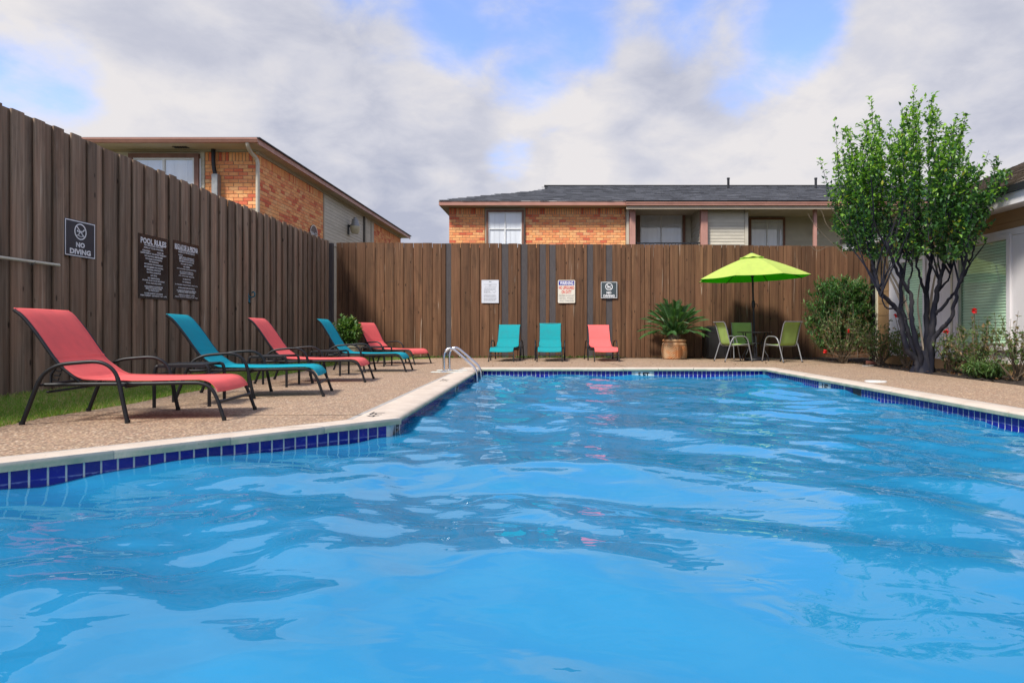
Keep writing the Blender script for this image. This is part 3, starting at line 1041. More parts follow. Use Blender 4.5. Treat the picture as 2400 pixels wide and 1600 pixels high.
for z in (0.35, 1.35, 2.4):
    obj('rail', MB().box(-5.35, 8.6, 0.048, 0.13, z, z + 0.085), MT['wood_back'], bf)
obj('backing_board', MB().box(-5.35, 8.6, 0.034, 0.046, 0.0, 2.665), MT['wood_back'], bf)


# ================================================================== BRICKS, SIDING, SHINGLES
BL, BH = 0.212, 0.081


def brick_wall(root, A, B, z0, z1, budget, soldier=True, skip=None):
    """running-bond bricks from A to B (plan points; the outside is on the right of A->B), each a part while the budget lasts"""
    ax, ay = A
    dx, dy = B[0] - A[0], B[1] - A[1]
    L = math.hypot(dx, dy)
    dx, dy = dx / L, dy / L
    ang = math.atan2(dy, dx)
    place = []
    zt = z1 - (0.20 if soldier else 0)
    row = 0
    z = zt - BH
    while z > z0 - BH:
        s = -(BL / 2 if row % 2 else 0)
        while s < L - 0.01:
            a, b = max(0, s), min(L, s + BL)
            if b - a > 0.03:
                place.append(((a + b) / 2, z + BH / 2, b - a - 0.011, BH - 0.011))
            s += BL
        z -= BH
        row += 1
    if soldier:
        s = 0
        while s < L - 0.03:
            b = min(L, s + 0.0755)
            place.append(((s + b) / 2, z1 - 0.10, b - s - 0.011, 0.19))
            s += 0.0755
    rest = MB()
    for s, zc, w, h in place:
        if skip and skip(s, zc):
            continue
        px, py = ax + dx * s, ay + dy * s
        j = random.uniform(-0.0025, 0.0025)
        if budget[0] > 0:
            budget[0] -= 1
            key = (round(w, 2), round(h, 2))
            if key not in budget[1]:
                me_ = MB().bevbox(-0.5, 0.5, -0.004, 0.05, -0.5, 0.5, 0.0).mesh('brick')
                me_ = MB().box(-key[0] / 2, key[0] / 2, -0.006, 0.05, -key[1] / 2, key[1] / 2).mesh('brick')
                me_.materials.append(MT['brick'])
                budget[1][key] = me_
            o = link('brick', budget[1][key], None, root, (px - root.location.x + dy * j, py - root.location.y - dx * j, zc), ang + random.uniform(-0.006, 0.006))
        else:
            M_ = Matrix.Translation((px, py, zc)) @ Matrix.Rotation(ang, 4, 'Z')
            mb = MB().box(-w / 2, w / 2, -0.006 + j, 0.05, -h / 2, h / 2)
            mb.xf(M_)
            rest.add(mb.v, mb.f)
    if rest.v:
        wobj('brickwork', rest, MT['brick_rest'], root, kind='stuff')
    # mortar slab just behind the brick faces
    nx, ny = -dy, dx     # inward normal (left of A->B)
    q = [(ax + nx * 0.004, ay + ny * 0.004), (B[0] + nx * 0.004, B[1] + ny * 0.004), (B[0] + nx * 0.1, B[1] + ny * 0.1), (ax + nx * 0.1, ay + ny * 0.1)]
    mb = MB().prism(q, (0, 0, 0.0), (0, 0, z1))
    wobj('mortar_wall', mb, MT['mortar'], root)


def siding(root, A, B, z0, z1, pitch=0.1, m=None):
    """lapped horizontal boards, one part each; outside on the right of A->B"""
    dx, dy = B[0] - A[0], B[1] - A[1]
    L = math.hypot(dx, dy)
    ang = math.atan2(dy, dx)
    n = int(math.ceil((z1 - z0) / pitch))
    # wedge: bottom edge stands 16 mm proud, top 3 mm
    me_ = MB().loft([[(0, -0.017, 0), (0, -0.003, pitch + 0.012), (0, 0.01, pitch + 0.012), (0, 0.01, 0)], [(L, -0.017, 0), (L, -0.003, pitch + 0.012), (L, 0.01, pitch + 0.012), (L, 0.01, 0)]], True, True, True).mesh('siding_plank')
    me_.materials.append(m or MT['siding'])
    for k in range(n):
        z = z1 - (k + 1) * pitch
        link('siding_plank', me_, None, root, (A[0] - root.location.x, A[1] - root.location.y, z), ang)
    nx, ny = -dy / L, dx / L
    q = [(A[0] + nx * 0.008, A[1] + ny * 0.008), (B[0] + nx * 0.008, B[1] + ny * 0.008), (B[0] + nx * 0.1, B[1] + ny * 0.1), (A[0] + nx * 0.1, A[1] + ny * 0.1)]
    wobj('sheathing', MB().prism(q, (0, 0, 0), (0, 0, z1)), MT['trim_tan'], root)


def shingle_roof(root, O, U, W_, nu, nw, clip=None, base=(0.10, 0.103, 0.115)):
    """overlapping shingle tabs; O corner at the eave, U unit along the eave, W_ unit up the slope; nu, nw lengths in metres"""
    O, U, W_ = Vector(O), Vector(U).normalized(), Vector(W_).normalized()
    N = U.cross(W_)
    if N.z < 0:
        N = -N
    mb = MB()
    exp, tw = 0.145, 0.30
    rows = int(nw / exp) + 1
    for r_ in range(rows):
        s = -random.uniform(0, tw)
        while s < nu:
            w = tw * random.uniform(0.75, 1.25)
            a, b = max(s, 0), min(s + w, nu)
            s += w
            if b - a < 0.03:
                continue
            lo = r_ * exp + random.uniform(-0.008, 0.008)
            hi = min(r_ * exp + exp * 1.25, nw)
            if clip and not clip((O + U * ((a + b) / 2) + W_ * (r_ + 0.5) * exp)):
                continue
            t = random.uniform(0.010, 0.018)
            p = [O + U * (a + 0.004) + W_ * lo + N * t, O + U * b + W_ * lo + N * t, O + U * b + W_ * hi + N * 0.001, O + U * (a + 0.004) + W_ * hi + N * 0.001, O + U * (a + 0.004) + W_ * lo, O + U * b + W_ * lo]
            k = random.choice([0.72, 0.88, 1.0, 1.12, 1.3])
            mb.add(p, [(0, 1, 2, 3), (4, 5, 1, 0)], 0, tuple(c * k for c in base))
    return wobj('shingle', mb, MT['shingle'], root, kind='stuff')


def window_unit(root, A, B, z0, z1, frame=0.07, sash=0.03, vdiv=(), hdiv=(), back=None, depth=0.05, pane_m=None, frame_m=None, sash_m=None, proud=0.03):
    """window on the wall line A->B (outside on the right); a child of root with sub-parts"""
    dx, dy = B[0] - A[0], B[1] - A[1]
    L = math.hypot(dx, dy)
    ang = math.atan2(dy, dx)
    frame_m = frame_m or MT['frame_brown']
    sash_m = sash_m or MT['white_metal']
    loc = (A[0] - root.location.x, A[1] - root.location.y, 0)
    fr = MB()
    f = frame
    fr.box(0, f, -proud, depth, z0, z1)
    fr.box(L - f, L, -proud, depth, z0, z1)
    fr.box(f, L - f, -proud, depth, z1 - f, z1)
    fr.box(f, L - f, -proud, depth, z0, z0 + f)
    win = obj('window', fr, frame_m, root, loc=loc, rz=ang)
    sa = MB()
    s = sash
    x0, x1, za, zb_ = f, L - f, z0 + f, z1 - f
    sa.box(x0, x0 + s, -0.012, depth - .002, za, zb_)
    sa.box(x1 - s, x1, -0.012, depth - .002, za, zb_)
    sa.box(x0 + s, x1 - s, -0.012, depth - .002, zb_ - s, zb_)
    sa.box(x0 + s, x1 - s, -0.012, depth - .002, za, za + s)
    for v in vdiv:
        sa.box(x0 + (x1 - x0) * v - s * 0.6, x0 + (x1 - x0) * v + s * 0.6, -0.016, depth - .003, za + s + .001, zb_ - s - .001)
    for h in hdiv:
        sa.box(x0 + s + .001, x1 - s - .001, -0.014, depth - .004, za + (zb_ - za) * h - s * 0.5, za + (zb_ - za) * h + s * 0.5)
    obj('sash', sa, sash_m, win)
    pn = MB()
    pn.add([(x0 + s * .5, 0.012, za + s * .5), (x1 - s * .5, 0.012, za + s * .5), (x1 - s * .5, 0.012, zb_ - s * .5), (x0 + s * .5, 0.012, zb_ - s * .5)], [(0, 1, 2, 3)])
    obj('pane', pn, pane_m or MT['pane'], win)
    return win, (x0, x1, za, zb_)


def vertical_blinds(win, ext, y=0.045, w=0.10):
    x0, x1, za, zb_ = ext
    x = x0 + 0.005
    me_ = MB().box(0, w - 0.006, 0, 0.003, za, zb_ - 0.01).mesh('blind_vane')
    me_.materials.append(MT['blind_white'])
    while x + w < x1 + w * 0.5:
        o = link('blind_vane', me_, None, win, (x, 0.017, 0), random.uniform(0.0, 0.02))
        x += w
    bk = MB().box(x0, x1, 0.045, 0.0495, za, zb_)
    obj('room_shade', bk, MT['blind_white'], win)


# ------------------------------------------------------------------ two-storey building beyond the far fence
def bx(u, Y=20.0):
    return (u - PU) / FPX * Y


def bz(v, Y=20.0):
    return CAMH + (PV - v) / FPX * Y


bb = thing('apartment_building', 'two storey orange brick apartment block with dark shingle roof and recessed balcony', 'building', (4.0, 20.0, 0))
zs = bz(487.5)
budget = [300, {}]
brick_wall(bb, (bx(1231.5), 20.0), (bx(1466), 20.0), 3.30, zs, budget)
brick_wall(bb, (bx(1052.6), 20.0), (bx(1136), 20.0), 3.30, zs, budget)
# side of the block and ground storey behind, plain
wobj('side_wall', MB().box(bx(1052.6) + 0.02, bx(1052.6) + 0.1, 20.1, 27.5, 0, zs), MT['mortar'], bb)
# window between the brick panels
wobj('window_trim', MB().box(bx(1137), bx(1231), 19.985, 20.09, 0.0, zs), MT['trim_tan'], bb)
w, ext = window_unit(bb, (bx(1140.5), 19.93), (bx(1228), 19.93), 2.9, bz(493.5), 0.065, 0.03, (0.5,), (0.62,))
vertical_blinds(w, ext, 0.045, 0.17)
# corner trim + downspout + rose post
wobj('corner_trim', MB().box(bx(1466.5), bx(1473), 19.97, 20.4, 0, zs), MT['trim_tan'], bb)
wobj('downspout', MB().box(bx(1468), bx(1473.5), 19.90, 19.965, 0, zs - 0.02), MT['downspout'], bb)
for u0, u1 in ((1474.5, 1488), (1640, 1656)):
    wobj('porch_post', MB().bevbox(bx(u0), bx(u1), 19.82, 20.02, 0, bz(484.0, 19.82), 0.008), MT['rose_post'], bb)
# balcony recess: back wall at 21.4
RB = 21.4
rb = lambda u: (u - PU) / FPX * RB
rz_ = lambda v: CAMH + (PV - v) / FPX * RB
siding(bb, (bx(1466) + 0.25, RB), (bx(1656), RB), 3.2, rz_(484), 0.105)
siding(bb, (rb(1620.0), RB - 0.02), (bx(1642), 20.03), 3.2, zs, 0.105)
w, ext = window_unit(bb, (rb(1492.5), RB - 0.075), (rb(1605), RB - 0.075), 2.2, rz_(497.5), 0.10, 0.04, (0.5,), ())
w['label'] = 'sliding balcony door with pale vertical blinds'
vertical_blinds(w, ext, 0.06, 0.14)
wobj('balcony_floor', MB().box(bx(1474.5), bx(1640), 19.9, RB, 2.55, 2.68), MT['concrete'], bb)
rl = MB()
ztop = bz(569.3)
rl.box(bx(1488), bx(1640), 19.90, 19.935, ztop - 0.04, ztop)
rl.box(bx(1488), bx(1640), 19.905, 19.93, 2.75, 2.78)
railing = wobj('railing', rl, MT['pipe_dark'], bb)
xx = bx(1488) + 0.1
bal = MB().box(-0.009, 0.009, -0.009, 0.009, 2.78, ztop - 0.04).mesh('baluster')
bal.materials.append(MT['pipe_dark'])
while xx < bx(1640) - 0.05:
    link('baluster', bal, None, railing, (xx - 4.0, 19.917 - 20.0, 0))
    xx += 0.115
# siding bay and corner board
siding(bb, (bx(1656.5), 19.97), (bx(1744), 19.97), 3.2, bz(492.5), 0.0985)
wobj('frieze_board', MB().box(bx(1656.5), bx(1752), 19.93, 20.05, bz(492.5), zs + 0.02), MT['trim_tan'], bb)
wobj('corner_board', MB().box(bx(1744.5), bx(1752), 19.93, RB, 0, bz(492.6)), MT['siding'], bb)
# deep porch on the far side
R3 = 21.6
r3 = lambda u: (u - PU) / FPX * R3
siding(bb, (bx(1752), R3), (14.0, R3), 3.2, CAMH + (PV - 506) / FPX * R3, 0.105)
w, ext = window_unit(bb, (r3(1753.5), R3 - 0.075), (r3(1838), R3 - 0.075), 2.6, CAMH + (PV - 511) / FPX * R3, 0.075, 0.03, (0.5,), (0.30, 0.93))
vertical_blinds(w, ext, 0.06, 0.15)
for u0 in (1903, 1978):
    wobj('porch_post', MB().bevbox(bx(u0), bx(u0 + 7.6), 19.85, 19.95, 0, bz(484, 19.85), 0.006), MT['rose_post'], bb)
lampz = CAMH + (PV - 546) / FPX * (R3 - .1)
lm = MB().lathe([(0.0, -0.095), (0.05, -0.085), (0.085, -0.05), (0.095, 0.0), (0.085, 0.05), (0.05, 0.085), (0.04, 0.10)], 16, ((1913 - PU) / FPX * (R3 - .12), R3 - 0.12, lampz))
lamp = wobj('porch_lamp', lm, MT['globe'], bb, sm=40)
wobj('lamp_base', MB().lathe([(0.045, 0.095), (0.05, 0.10), (0.05, 0.15), (0.02, 0.16)], 12, ((1913 - PU) / FPX * (R3 - .12), R3 - 0.12, lampz), True, True), MT['pipe_dark'], lamp)
# soffit, fascia, gutter and roof
YE = 19.55
zf0, zf1 = CAMH + (PV - 481) / FPX * YE, CAMH + (PV - 471.5) / FPX * YE
XL = (1028.5 - PU) / FPX * YE
XR = 14.5
XB = (1466 - PU) / FPX * YE
wobj('soffit', MB().box(XL + 0.03, XR, YE + 0.03, RB + 0.4, zf0 + 0.005, zf0 + 0.03), MT['soffit'], bb)
wobj('fascia', MB().box(XL, XB, YE, YE + 0.03, zf0, zf1), MT['fascia'], bb)
wobj('fascia', MB().box(XL, XL + 0.03, YE + 0.03, 28.0, zf0, zf1), MT['fascia'], bb)
wobj('roof_flashing', MB().box(XL - 0.01, XB + 0.02, YE - 0.015, YE + 0.05, zf1 - 0.006, zf1 + 0.022), MT['roof_flash'], bb)
zg0, zg1 = CAMH + (PV - 482.5) / FPX * YE, CAMH + (PV - 474.5) / FPX * YE
gut = MB()
gp = [(YE, zg0), (YE, zg1), (YE - 0.085, zg1), (YE - 0.085, zg1 - 0.03), (YE - 0.065, zg1 - 0.05), (YE - 0.065, zg0 + 0.012), (YE - 0.055, zg0)]
gut.loft([[(XB + 0.005, a, b) for a, b in gp], [(XR, a, b) for a, b in gp]], True, True, True)
wobj('gutter', gut, MT['fascia'], bb)
wobj('fascia', MB().box(XB + 0.03, XR, YE + 0.002, YE + 0.03, zg0 - 0.10, zg0 - 0.002), MT['soffit'], bb)
SL = 0.3265
YR = 24.0
zr = zf1 + SL * (YR - YE)
XG = -0.46          # dutch gable
rf = MB()
hipd = XG - XL      # run of the hip before the gable
rf.add([(XL, YE, zf1), (XR, YE, zf1), (XR, YR, zr), (XG, YR, zr), (XG, YE + hipd, zf1 + SL * hipd)], [(0, 1, 2, 3, 4)])
rf.add([(XL, YE, zf1), (XG, YE + hipd, zf1 + SL * hipd), (XG, 28.45 - hipd, zf1 + SL * hipd), (XL, 28.45, zf1)], [(0, 1, 2, 3)])
rf.add([(XG, YE + hipd, zf1 + SL * hipd), (XG, YR, zr), (XG, 28.45 - hipd, zf1 + SL * hipd)], [(0, 1, 2)])
rf.add([(XR, YE, zf1), (XR, 28.45, zf1), (XR, YR, zr)], [(0, 1, 2)])
rf.add([(XR, YR, zr), (XR, 28.45, zf1), (XL, 28.45, zf1), (XG, 28.45 - hipd, zf1 + SL * hipd), (XG, YR, zr)], [(0, 1, 2, 3, 4)])
roof = wobj('roof', rf, mat('roof_felt', (0.05, 0.052, 0.06), rough=0.9), bb)


def clip_hip(p):
    return p.y <= YR and (p.x >= XG or (p.x - XL) >= (p.y - YE) - 0.02)


shingle_roof(bb, (XL, YE - 0.03, zf1 + 0.012), (1, 0, 0), (0, 1, SL), XR - XL, (YR - YE) * math.hypot(1, SL), clip_hip)
wobj('ridge_cap', MB().box(XG - 0.03, XR, YR - 0.1, YR + 0.1, zr + 0.0, zr + 0.03), MT['shingle'], bb)
for u in (1707, 1912):
    pz = zr - 0.35
    px = (u - PU) / FPX * 23.0
    wobj('vent_pipe', MB().lathe([(0.045, -0.2), (0.045, 0.38), (0.055, 0.38), (0.055, 0.43), (0.0, 0.44)], 10, (px, 23.0, pz), False, False), MT['pipe_dark'], bb)

# ------------------------------------------------------------------ two-storey building beyond the lounger-side fence
lb = thing('apartment_building', 'two storey orange brick apartment block with curved corner downspout and tan siding', 'building', (-6.73, 14.3, 0))
CX, CY = -6.73, 14.3
lx = lambda u, Y=CY: (u - PU) / FPX * Y
lz = lambda v, Y=CY: CAMH + (PV - v) / FPX * Y
yw = lambda u: CX * FPX / (u - PU)
zt = lz(357)
zside = 4.60
budget = [300, {}]
brick_wall(lb, (lx(481), CY), (CX, CY), 3.45, zt, budget)
brick_wall(lb, (CX, CY + 0.006), (CX, yw(757)), 3.28, zside, budget)
brick_wall(lb, (CX, yw(875)), (CX, 27.5), 3.6, zside, budget)
siding(lb, (CX, yw(760)), (CX, yw(868)), 3.2, zside, 0.10)
wobj('corner_trim', MB().box(CX - 0.05, CX + 0.02, yw(757) + 0.005, yw(760) - 0.005, 0, zside), MT['trim_tan'], lb)
wobj('corner_trim', MB().box(CX - 0.05, CX + 0.03, yw(868.5), yw(874.5), 0, zside), MT['trim_tan'], lb)
wobj('frieze_board', MB().box(CX - 0.01, CX + 0.035, CY, 27.5, zside + 0.002, zside + 0.10), MT['trim_tan'], lb)
wobj('drain_pipe', MB().tube([(CX + 0.05, yw(853.5), 0), (CX + 0.05, yw(853.5), zside)], 0.035, 8), MT['downspout'], lb)
wobj('wiring_pipe', MB().tube([(CX + 0.04, yw(850.5), 0), (CX + 0.04, yw(850.5), zside)], 0.022, 8), MT['pipe_dark'], lb)
# barn lamp on the siding
ly, lzz = 20.55, CAMH + (PV - 536) / FPX * 20.6
lampb = wobj('yard_lamp', MB().tube([(CX + 0.02, ly, lzz + 0.08), (CX + 0.14, ly, lzz + 0.08)], 0.03, 10).box(CX + 0.017, CX + 0.05, ly - 0.05, ly + 0.05, lzz - 0.2, lzz + 0.12), MT['pipe_dark'], lb)
wobj('lamp_hood', MB().lathe([(0.03, 0.36), (0.05, 0.355), (0.05, 0.31), (0.10, 0.29), (0.11, 0.17), (0.145, 0.10), (0.15, 0.07), (0.10, 0.07)], 20, (CX + 0.24, ly, lzz)), MT['galv'], lampb, sm=35)
wobj('lamp_globe', MB().lathe([(0.15, 0.068), (0.155, 0.0), (0.135, -0.10), (0.10, -0.17), (0.0, -0.18)], 20, (CX + 0.24, ly, lzz)), MT['globe_amber'], lampb, sm=50)
# round name plaque on the brick
py_, pz_ = yw(733.5), CAMH + (PV - 551) / FPX * yw(733.5)
pl = MB()
pl.lathe([(0.0, 0.0), (0.28, 0.0), (0.28, 0.018), (0.0, 0.018)], 28)
pl.v = [(x, -z, y) for x, y, z in pl.v]
plaque = obj('plaque', pl, mat('brown_plaque', (0.10, 0.065, 0.06), rough=0.5), lb, loc=(0.008, py_ - CY, pz_), rz=R(90))
ring = MB()
ring.lathe([(0.255, 0.019), (0.28, 0.019), (0.28, 0.024), (0.255, 0.024), (0.255, 0.019)], 28)
ring.v = [(x, -z, y) for x, y, z in ring.v]
obj('border', ring, MT['roof_flash'], plaque)
tx = MB()
put_text(tx, 'Bldg 12', 0, 0.02, 0.40, 0.13, y=-0.021, bold=0.02)
obj('lettering', tx, MT['sign_white'], plaque)
# front face: window, siding strip, boards
zfr = lz(345)
wobj('wall', MB().box(-13.5, CX - 0.1, CY + 0.1, CY + 0.2, 0, 4.72), MT['trim_tan'], lb)
wobj('wall_panel', MB().box(-13.5, lx(470.5), CY + 0.0, CY + 0.099, 0, lz(356.5)), MT['siding'], lb)
wobj('frieze_board', MB().box(lx(471), CX + 0.0, CY - 0.035, CY + 0.098, lz(356.5), lz(344)), MT['trim_tan'], lb)
wobj('frieze_board', MB().box(-13.5, lx(471) - 0.004, CY - 0.02, CY + 0.098, lz(356), lz(344)), MT['soffit'], lb)
siding(lb, (lx(470.5), CY - 0.012), (lx(480.5), CY - 0.012), 3.2, lz(357), 0.10)
w, ext = window_unit(lb, (lx(306), CY - 0.055), (lx(469.5), CY - 0.055), 2.7, lz(362), 0.095, 0.04, (0.5,), ())
vertical_blinds(w, ext, 0.06, 0.30)
wobj('window_trim', MB().box(lx(302), lx(470), CY - 0.03, CY - 0.003, lz(361.5), lz(358.5)), MT['trim_tan'], lb)
# service mast and meter box
wobj('service_cable', MB().tube(bez([(lx(504), CY - 0.08, lz(343)), (lx(505.5), CY - 0.10, lz(365)), (lx(506.5), CY - 0.10, lz(392)), (lx(510), CY - 0.10, lz(411))], 5), 0.042, 10), MT['pipe_dark'], lb, sm=60)
wobj('meter_box', MB().bevbox(lx(504), lx(518.5), CY - 0.16, CY - 0.007, 2.9, lz(411), 0.01), MT['galv'], lb)
# corner downspout with its offset bend
ds = bez([(lx(578.5, 13.7), 13.72, lz(333, 13.72)), (lx(580.5, 13.75), 13.76, lz(343, 13.76)), (lx(588, 13.95), 13.95, lz(357, 13.95)), (lx(598, 14.1), 14.12, lz(370, 14.12)), (lx(603.5, 14.16), 14.16, lz(382, 14.16)), (lx(604, 14.16), 14.16, lz(430, 14.16)), (lx(604, 14.16), 14.16, 0.1)], 6)
wobj('downspout', MB().tube(ds, 0.042, 10), MT['downspout'], lb, sm=50)
# eaves
EX, EY = -6.40, 13.72
zf0, zf1 = CAMH + (PV - 335) / FPX * EY, CAMH + (PV - 325.5) / FPX * EY
wobj('soffit', MB().box(-13.5, EX - 0.03, EY + 0.03, CY + 0.10, zf0 + 0.004, zf0 + 0.03), MT['soffit'], lb)
wobj('soffit', MB().box(CX - 0.2, EX - 0.03, CY + 0.101, 27.9, zf0 + 0.004, zf0 + 0.03), MT['soffit'], lb)
vt = MB()
for k in range(6):
    vt.box(lx(404, 14) + k * 0.055, lx(404, 14) + k * 0.055 + 0.035, 13.98, 14.12, zf0 - 0.006, zf0 + 0.003)
wobj('soffit_vent', vt, MT['pipe_dark'], lb)
gp = [(0, zf0), (0, zf1), (0.085, zf1), (0.085, zf1 - 0.025), (0.07, zf1 - 0.045), (0.06, zf0 + 0.015), (0.05, zf0)]
gut = MB()
gut.loft([[(-13.5, EY - a, b) for a, b in gp], [(EX + 0.0, EY - a, b) for a, b in gp]], True, True, True)
wobj('gutter', gut, MT['fascia'], lb, sm=30)
wobj('fascia', MB().box(EX - 0.03, EX, EY, 27.9, zf0 - 0.03, zf1 - 0.004), MT['fascia'], lb)
wobj('fascia', MB().box(-13.5, EX - 0.03, EY + 0.002, EY + 0.03, zf0, zf1 - 0.004), MT['fascia'], lb)
wobj('drip_edge', MB().box(EX - 0.05, EX + 0.045, EY - 0.05, 27.95, zf1 - 0.003, zf1 + 0.022), MT['pipe_dark'], lb)
rf = MB()
zr2 = zf1 + 0.02
rf.add([(-13.5, EY - 0.05, zr2), (EX, EY - 0.05, zr2), (EX - 3.5, EY + 3.45, zr2 + 0.9), (-13.5, EY + 3.45, zr2 + 0.9)], [(0, 1, 2, 3)])
rf.add([(EX, EY - 0.05, zr2), (EX, 27.95, zr2), (EX - 3.5, 24.4, zr2 + 0.9), (EX - 3.5, EY + 3.45, zr2 + 0.9)], [(0, 1, 2, 3)])
rf.add([(EX, 27.95, zr2), (-13.5, 27.95, zr2), (-13.5, 24.4, zr2 + 0.9), (EX - 3.5, 24.4, zr2 + 0.9)], [(0, 1, 2, 3)])
wobj('roof', rf, mat('roof_felt_dark', (0.05, 0.052, 0.06), rough=0.9), lb)

# ------------------------------------------------------------------ white clubhouse along the pool's other side
ch = thing('clubhouse', 'single storey white clubhouse with sage green window blinds behind the rose bed', 'building', (6.6, 9.0, 0))
WX = 6.6
cyw = lambda u: WX * FPX / (u - PU)
y0c, y1c = -2.0, 13.1
yb = cyw(2083)
wobj('wall', MB().box(WX + 0.03, WX + 0.15, y0c, y1c, 0, 2.5), MT['white_wall'], ch)
# foundation band
wobj('foundation_board', MB().box(WX - 0.03, WX + 0.03, y0c, yb - 0.01, -0.03, 0.165), MT['tan_board'], ch)
# ochre boards on the corner pier, one by one
z = 0.0
pier = MB().box(0, 0.055, 0, y1c - yb, 0, 0.232).mesh('pier_board')
pier.materials.append(MT['tan_board'])
while z < 2.2:
    link('pier_board', pier, None, ch, (WX - 0.035 - 6.6 + random.uniform(-.003, .003), yb - 9.0, z))
    z += 0.24
wobj('corner_trim', MB().box(WX - 0.06, WX + 0.03, y1c + 0.002, y1c + 0.06, 0, 2.4), MT['pale_pole'], ch)
wobj('downspout', MB().box(WX - 0.10, WX - 0.03, y1c + 0.10, y1c + 0.19, 0, 2.35), MT['pipe_dark'], ch)
wobj('end_wall', MB().box(WX + 0.02, 14.0, y1c - 0.1, y1c, 0, 2.5), MT['tan_board'], ch)
# white vertical panels between windows
ya, ybw = cyw(2110), cyw(2172)      # window 1
yc, yd = cyw(2243), cyw(2372)       # window 2


def white_panels(p, q):
    L = p - q
    n = max(1, round(L / 0.42))
    for k in range(n):
        a, b = q + L * k / n, q + L * (k + 1) / n
        wobj('wall_panel', MB().bevbox(WX - 0.004, WX + 0.029, a + 0.0025, b - 0.0025, 0.17, 2.03, 0.002), MT['white_wall'], ch)


white_panels(yb - 0.012, ya + 0.002)
white_panels(ybw - 0.002, yc + 0.002)
white_panels(yd - 0.002, 3.0)
wobj('panel_strip', MB().box(WX - 0.02, WX - 0.005, cyw(2232) - 0.02, cyw(2232) + 0.02, 0.17, 2.03), MT['pale_pole'], ch)
wobj('frieze_board', MB().box(WX - 0.02, WX + 0.03, y0c, yb - 0.012, 2.032, 2.13), MT['white_wall'], ch)
for z0_, z1_ in ((2.132, 2.23), (2.235, 2.40)):
    wobj('frieze_board', MB().box(WX - 0.008, WX + 0.03, y0c, y1c, z0_, z1_), MT['tan_board'], ch)


def club_window(p, q, z0_, z1_):
    """p far end, q near end"""
    fw = 0.075
    loc = (WX - 6.6, q - 9.0, 0)
    L = p - q
    f = MB()
    f.box(-0.035, 0.03, 0, fw, z0_, z1_)
    f.box(-0.035, 0.03, L - fw, L, z0_, z1_)
    f.box(-0.035, 0.03, fw, L - fw, z1_ - fw, z1_)
    f.box(-0.035, 0.03, fw, L - fw, z0_, z0_ + fw)
    win = obj('window', f, MT['white_wall'], ch, loc=loc)
    s = MB()
    s.box(-0.022, 0.028, L - fw - 0.06, L - fw - 0.001, z0_ + fw + .001, z1_ - fw - .001)
    s.box(-0.022, 0.028, fw + .001, L - fw - 0.061, z0_ + fw + .001, z0_ + fw + 0.035)
    obj('sash', s, MT['green_frame'], win)
    obj('pane', MB().add([(-0.008, fw, z0_ + fw), (-0.008, L - fw, z0_ + fw), (-0.008, L - fw, z1_ - fw), (-0.008, fw, z1_ - fw)], [(0, 3, 2, 1)]), glass_mat('sage_tinted_glass', (0.86, 0.95, 0.86)), win)
    sl = MB().loft([[(0.004, fw, 0.0), (0.004, L - fw - 0.06, 0.0)], [(0.016, fw, 0.040), (0.016, L - fw - 0.06, 0.040)], [(0.019, fw, 0.040), (0.019, L - fw - 0.06, 0.040)]], False).mesh('blind_slat')
    sl.materials.append(MT['green_slat'])
    z = z0_ + fw + 0.036
    while z < z1_ - fw - 0.03:
        link('blind_slat', sl, None, win, (random.uniform(-.001, .001), 0, z))
        z += 0.0445
    obj('room_shade', MB().box(0.024, 0.027, fw, L - fw, z0_ + fw, z1_ - fw), MT['green_frame'], win)


club_window(ya, ybw, 0.36, 2.02)
club_window(yc, yd, 0.36, 2.07)
# eave and roof
EXc = 6.15
zfa, zfb = 2.36, 2.53
y1e = 13.8
wobj('fascia', MB().box(EXc, EXc + 0.03, y0c, y1e, zfa, zfb), MT['white_wall'], ch)
wobj('fascia', MB().box(EXc + 0.03, 13.5, y1e - 0.03, y1e, zfa, zfb), MT['white_wall'], ch)
wobj('soffit', MB().box(EXc + 0.03, WX + 0.03, y0c, y1e - 0.03, zfa + 0.045, zfa + 0.06), MT['white_wall'], ch)
wobj('gutter', MB().box(EXc - 0.06, EXc - 0.002, y0c, y1e, zfb - 0.01, zfb + 0.075), MT['pipe_dark'], ch)
SC = 0.42
rf = MB()
rf.add([(EXc - 0.05, y0c, zfb + 0.06), (EXc - 0.05, y1e + 0.05, zfb + 0.06), (EXc + 5.0, y1e + 0.05, zfb + 0.06 + SC * 5.05), (EXc + 5.0, y0c, zfb + 0.06 + SC * 5.05)], [(0, 3, 2, 1)])
rf.add([(EXc - 0.05, y1e + 0.05, zfb + 0.06), (EXc + 5.0, y1e + 0.05, zfb + 0.06), (EXc + 5.0, y1e + 0.05, zfb + 0.06 + SC * 5.05)], [(0, 1, 2)])
wobj('roof', rf, mat('roof_board', (0.16, 0.13, 0.11), rough=0.9), ch)
shingle_roof(ch, (EXc - 0.06, y1e + 0.05, zfb + 0.075), (0, -1, 0), (1, 0, SC), 8.3, 5.2, None, (0.17, 0.135, 0.105))


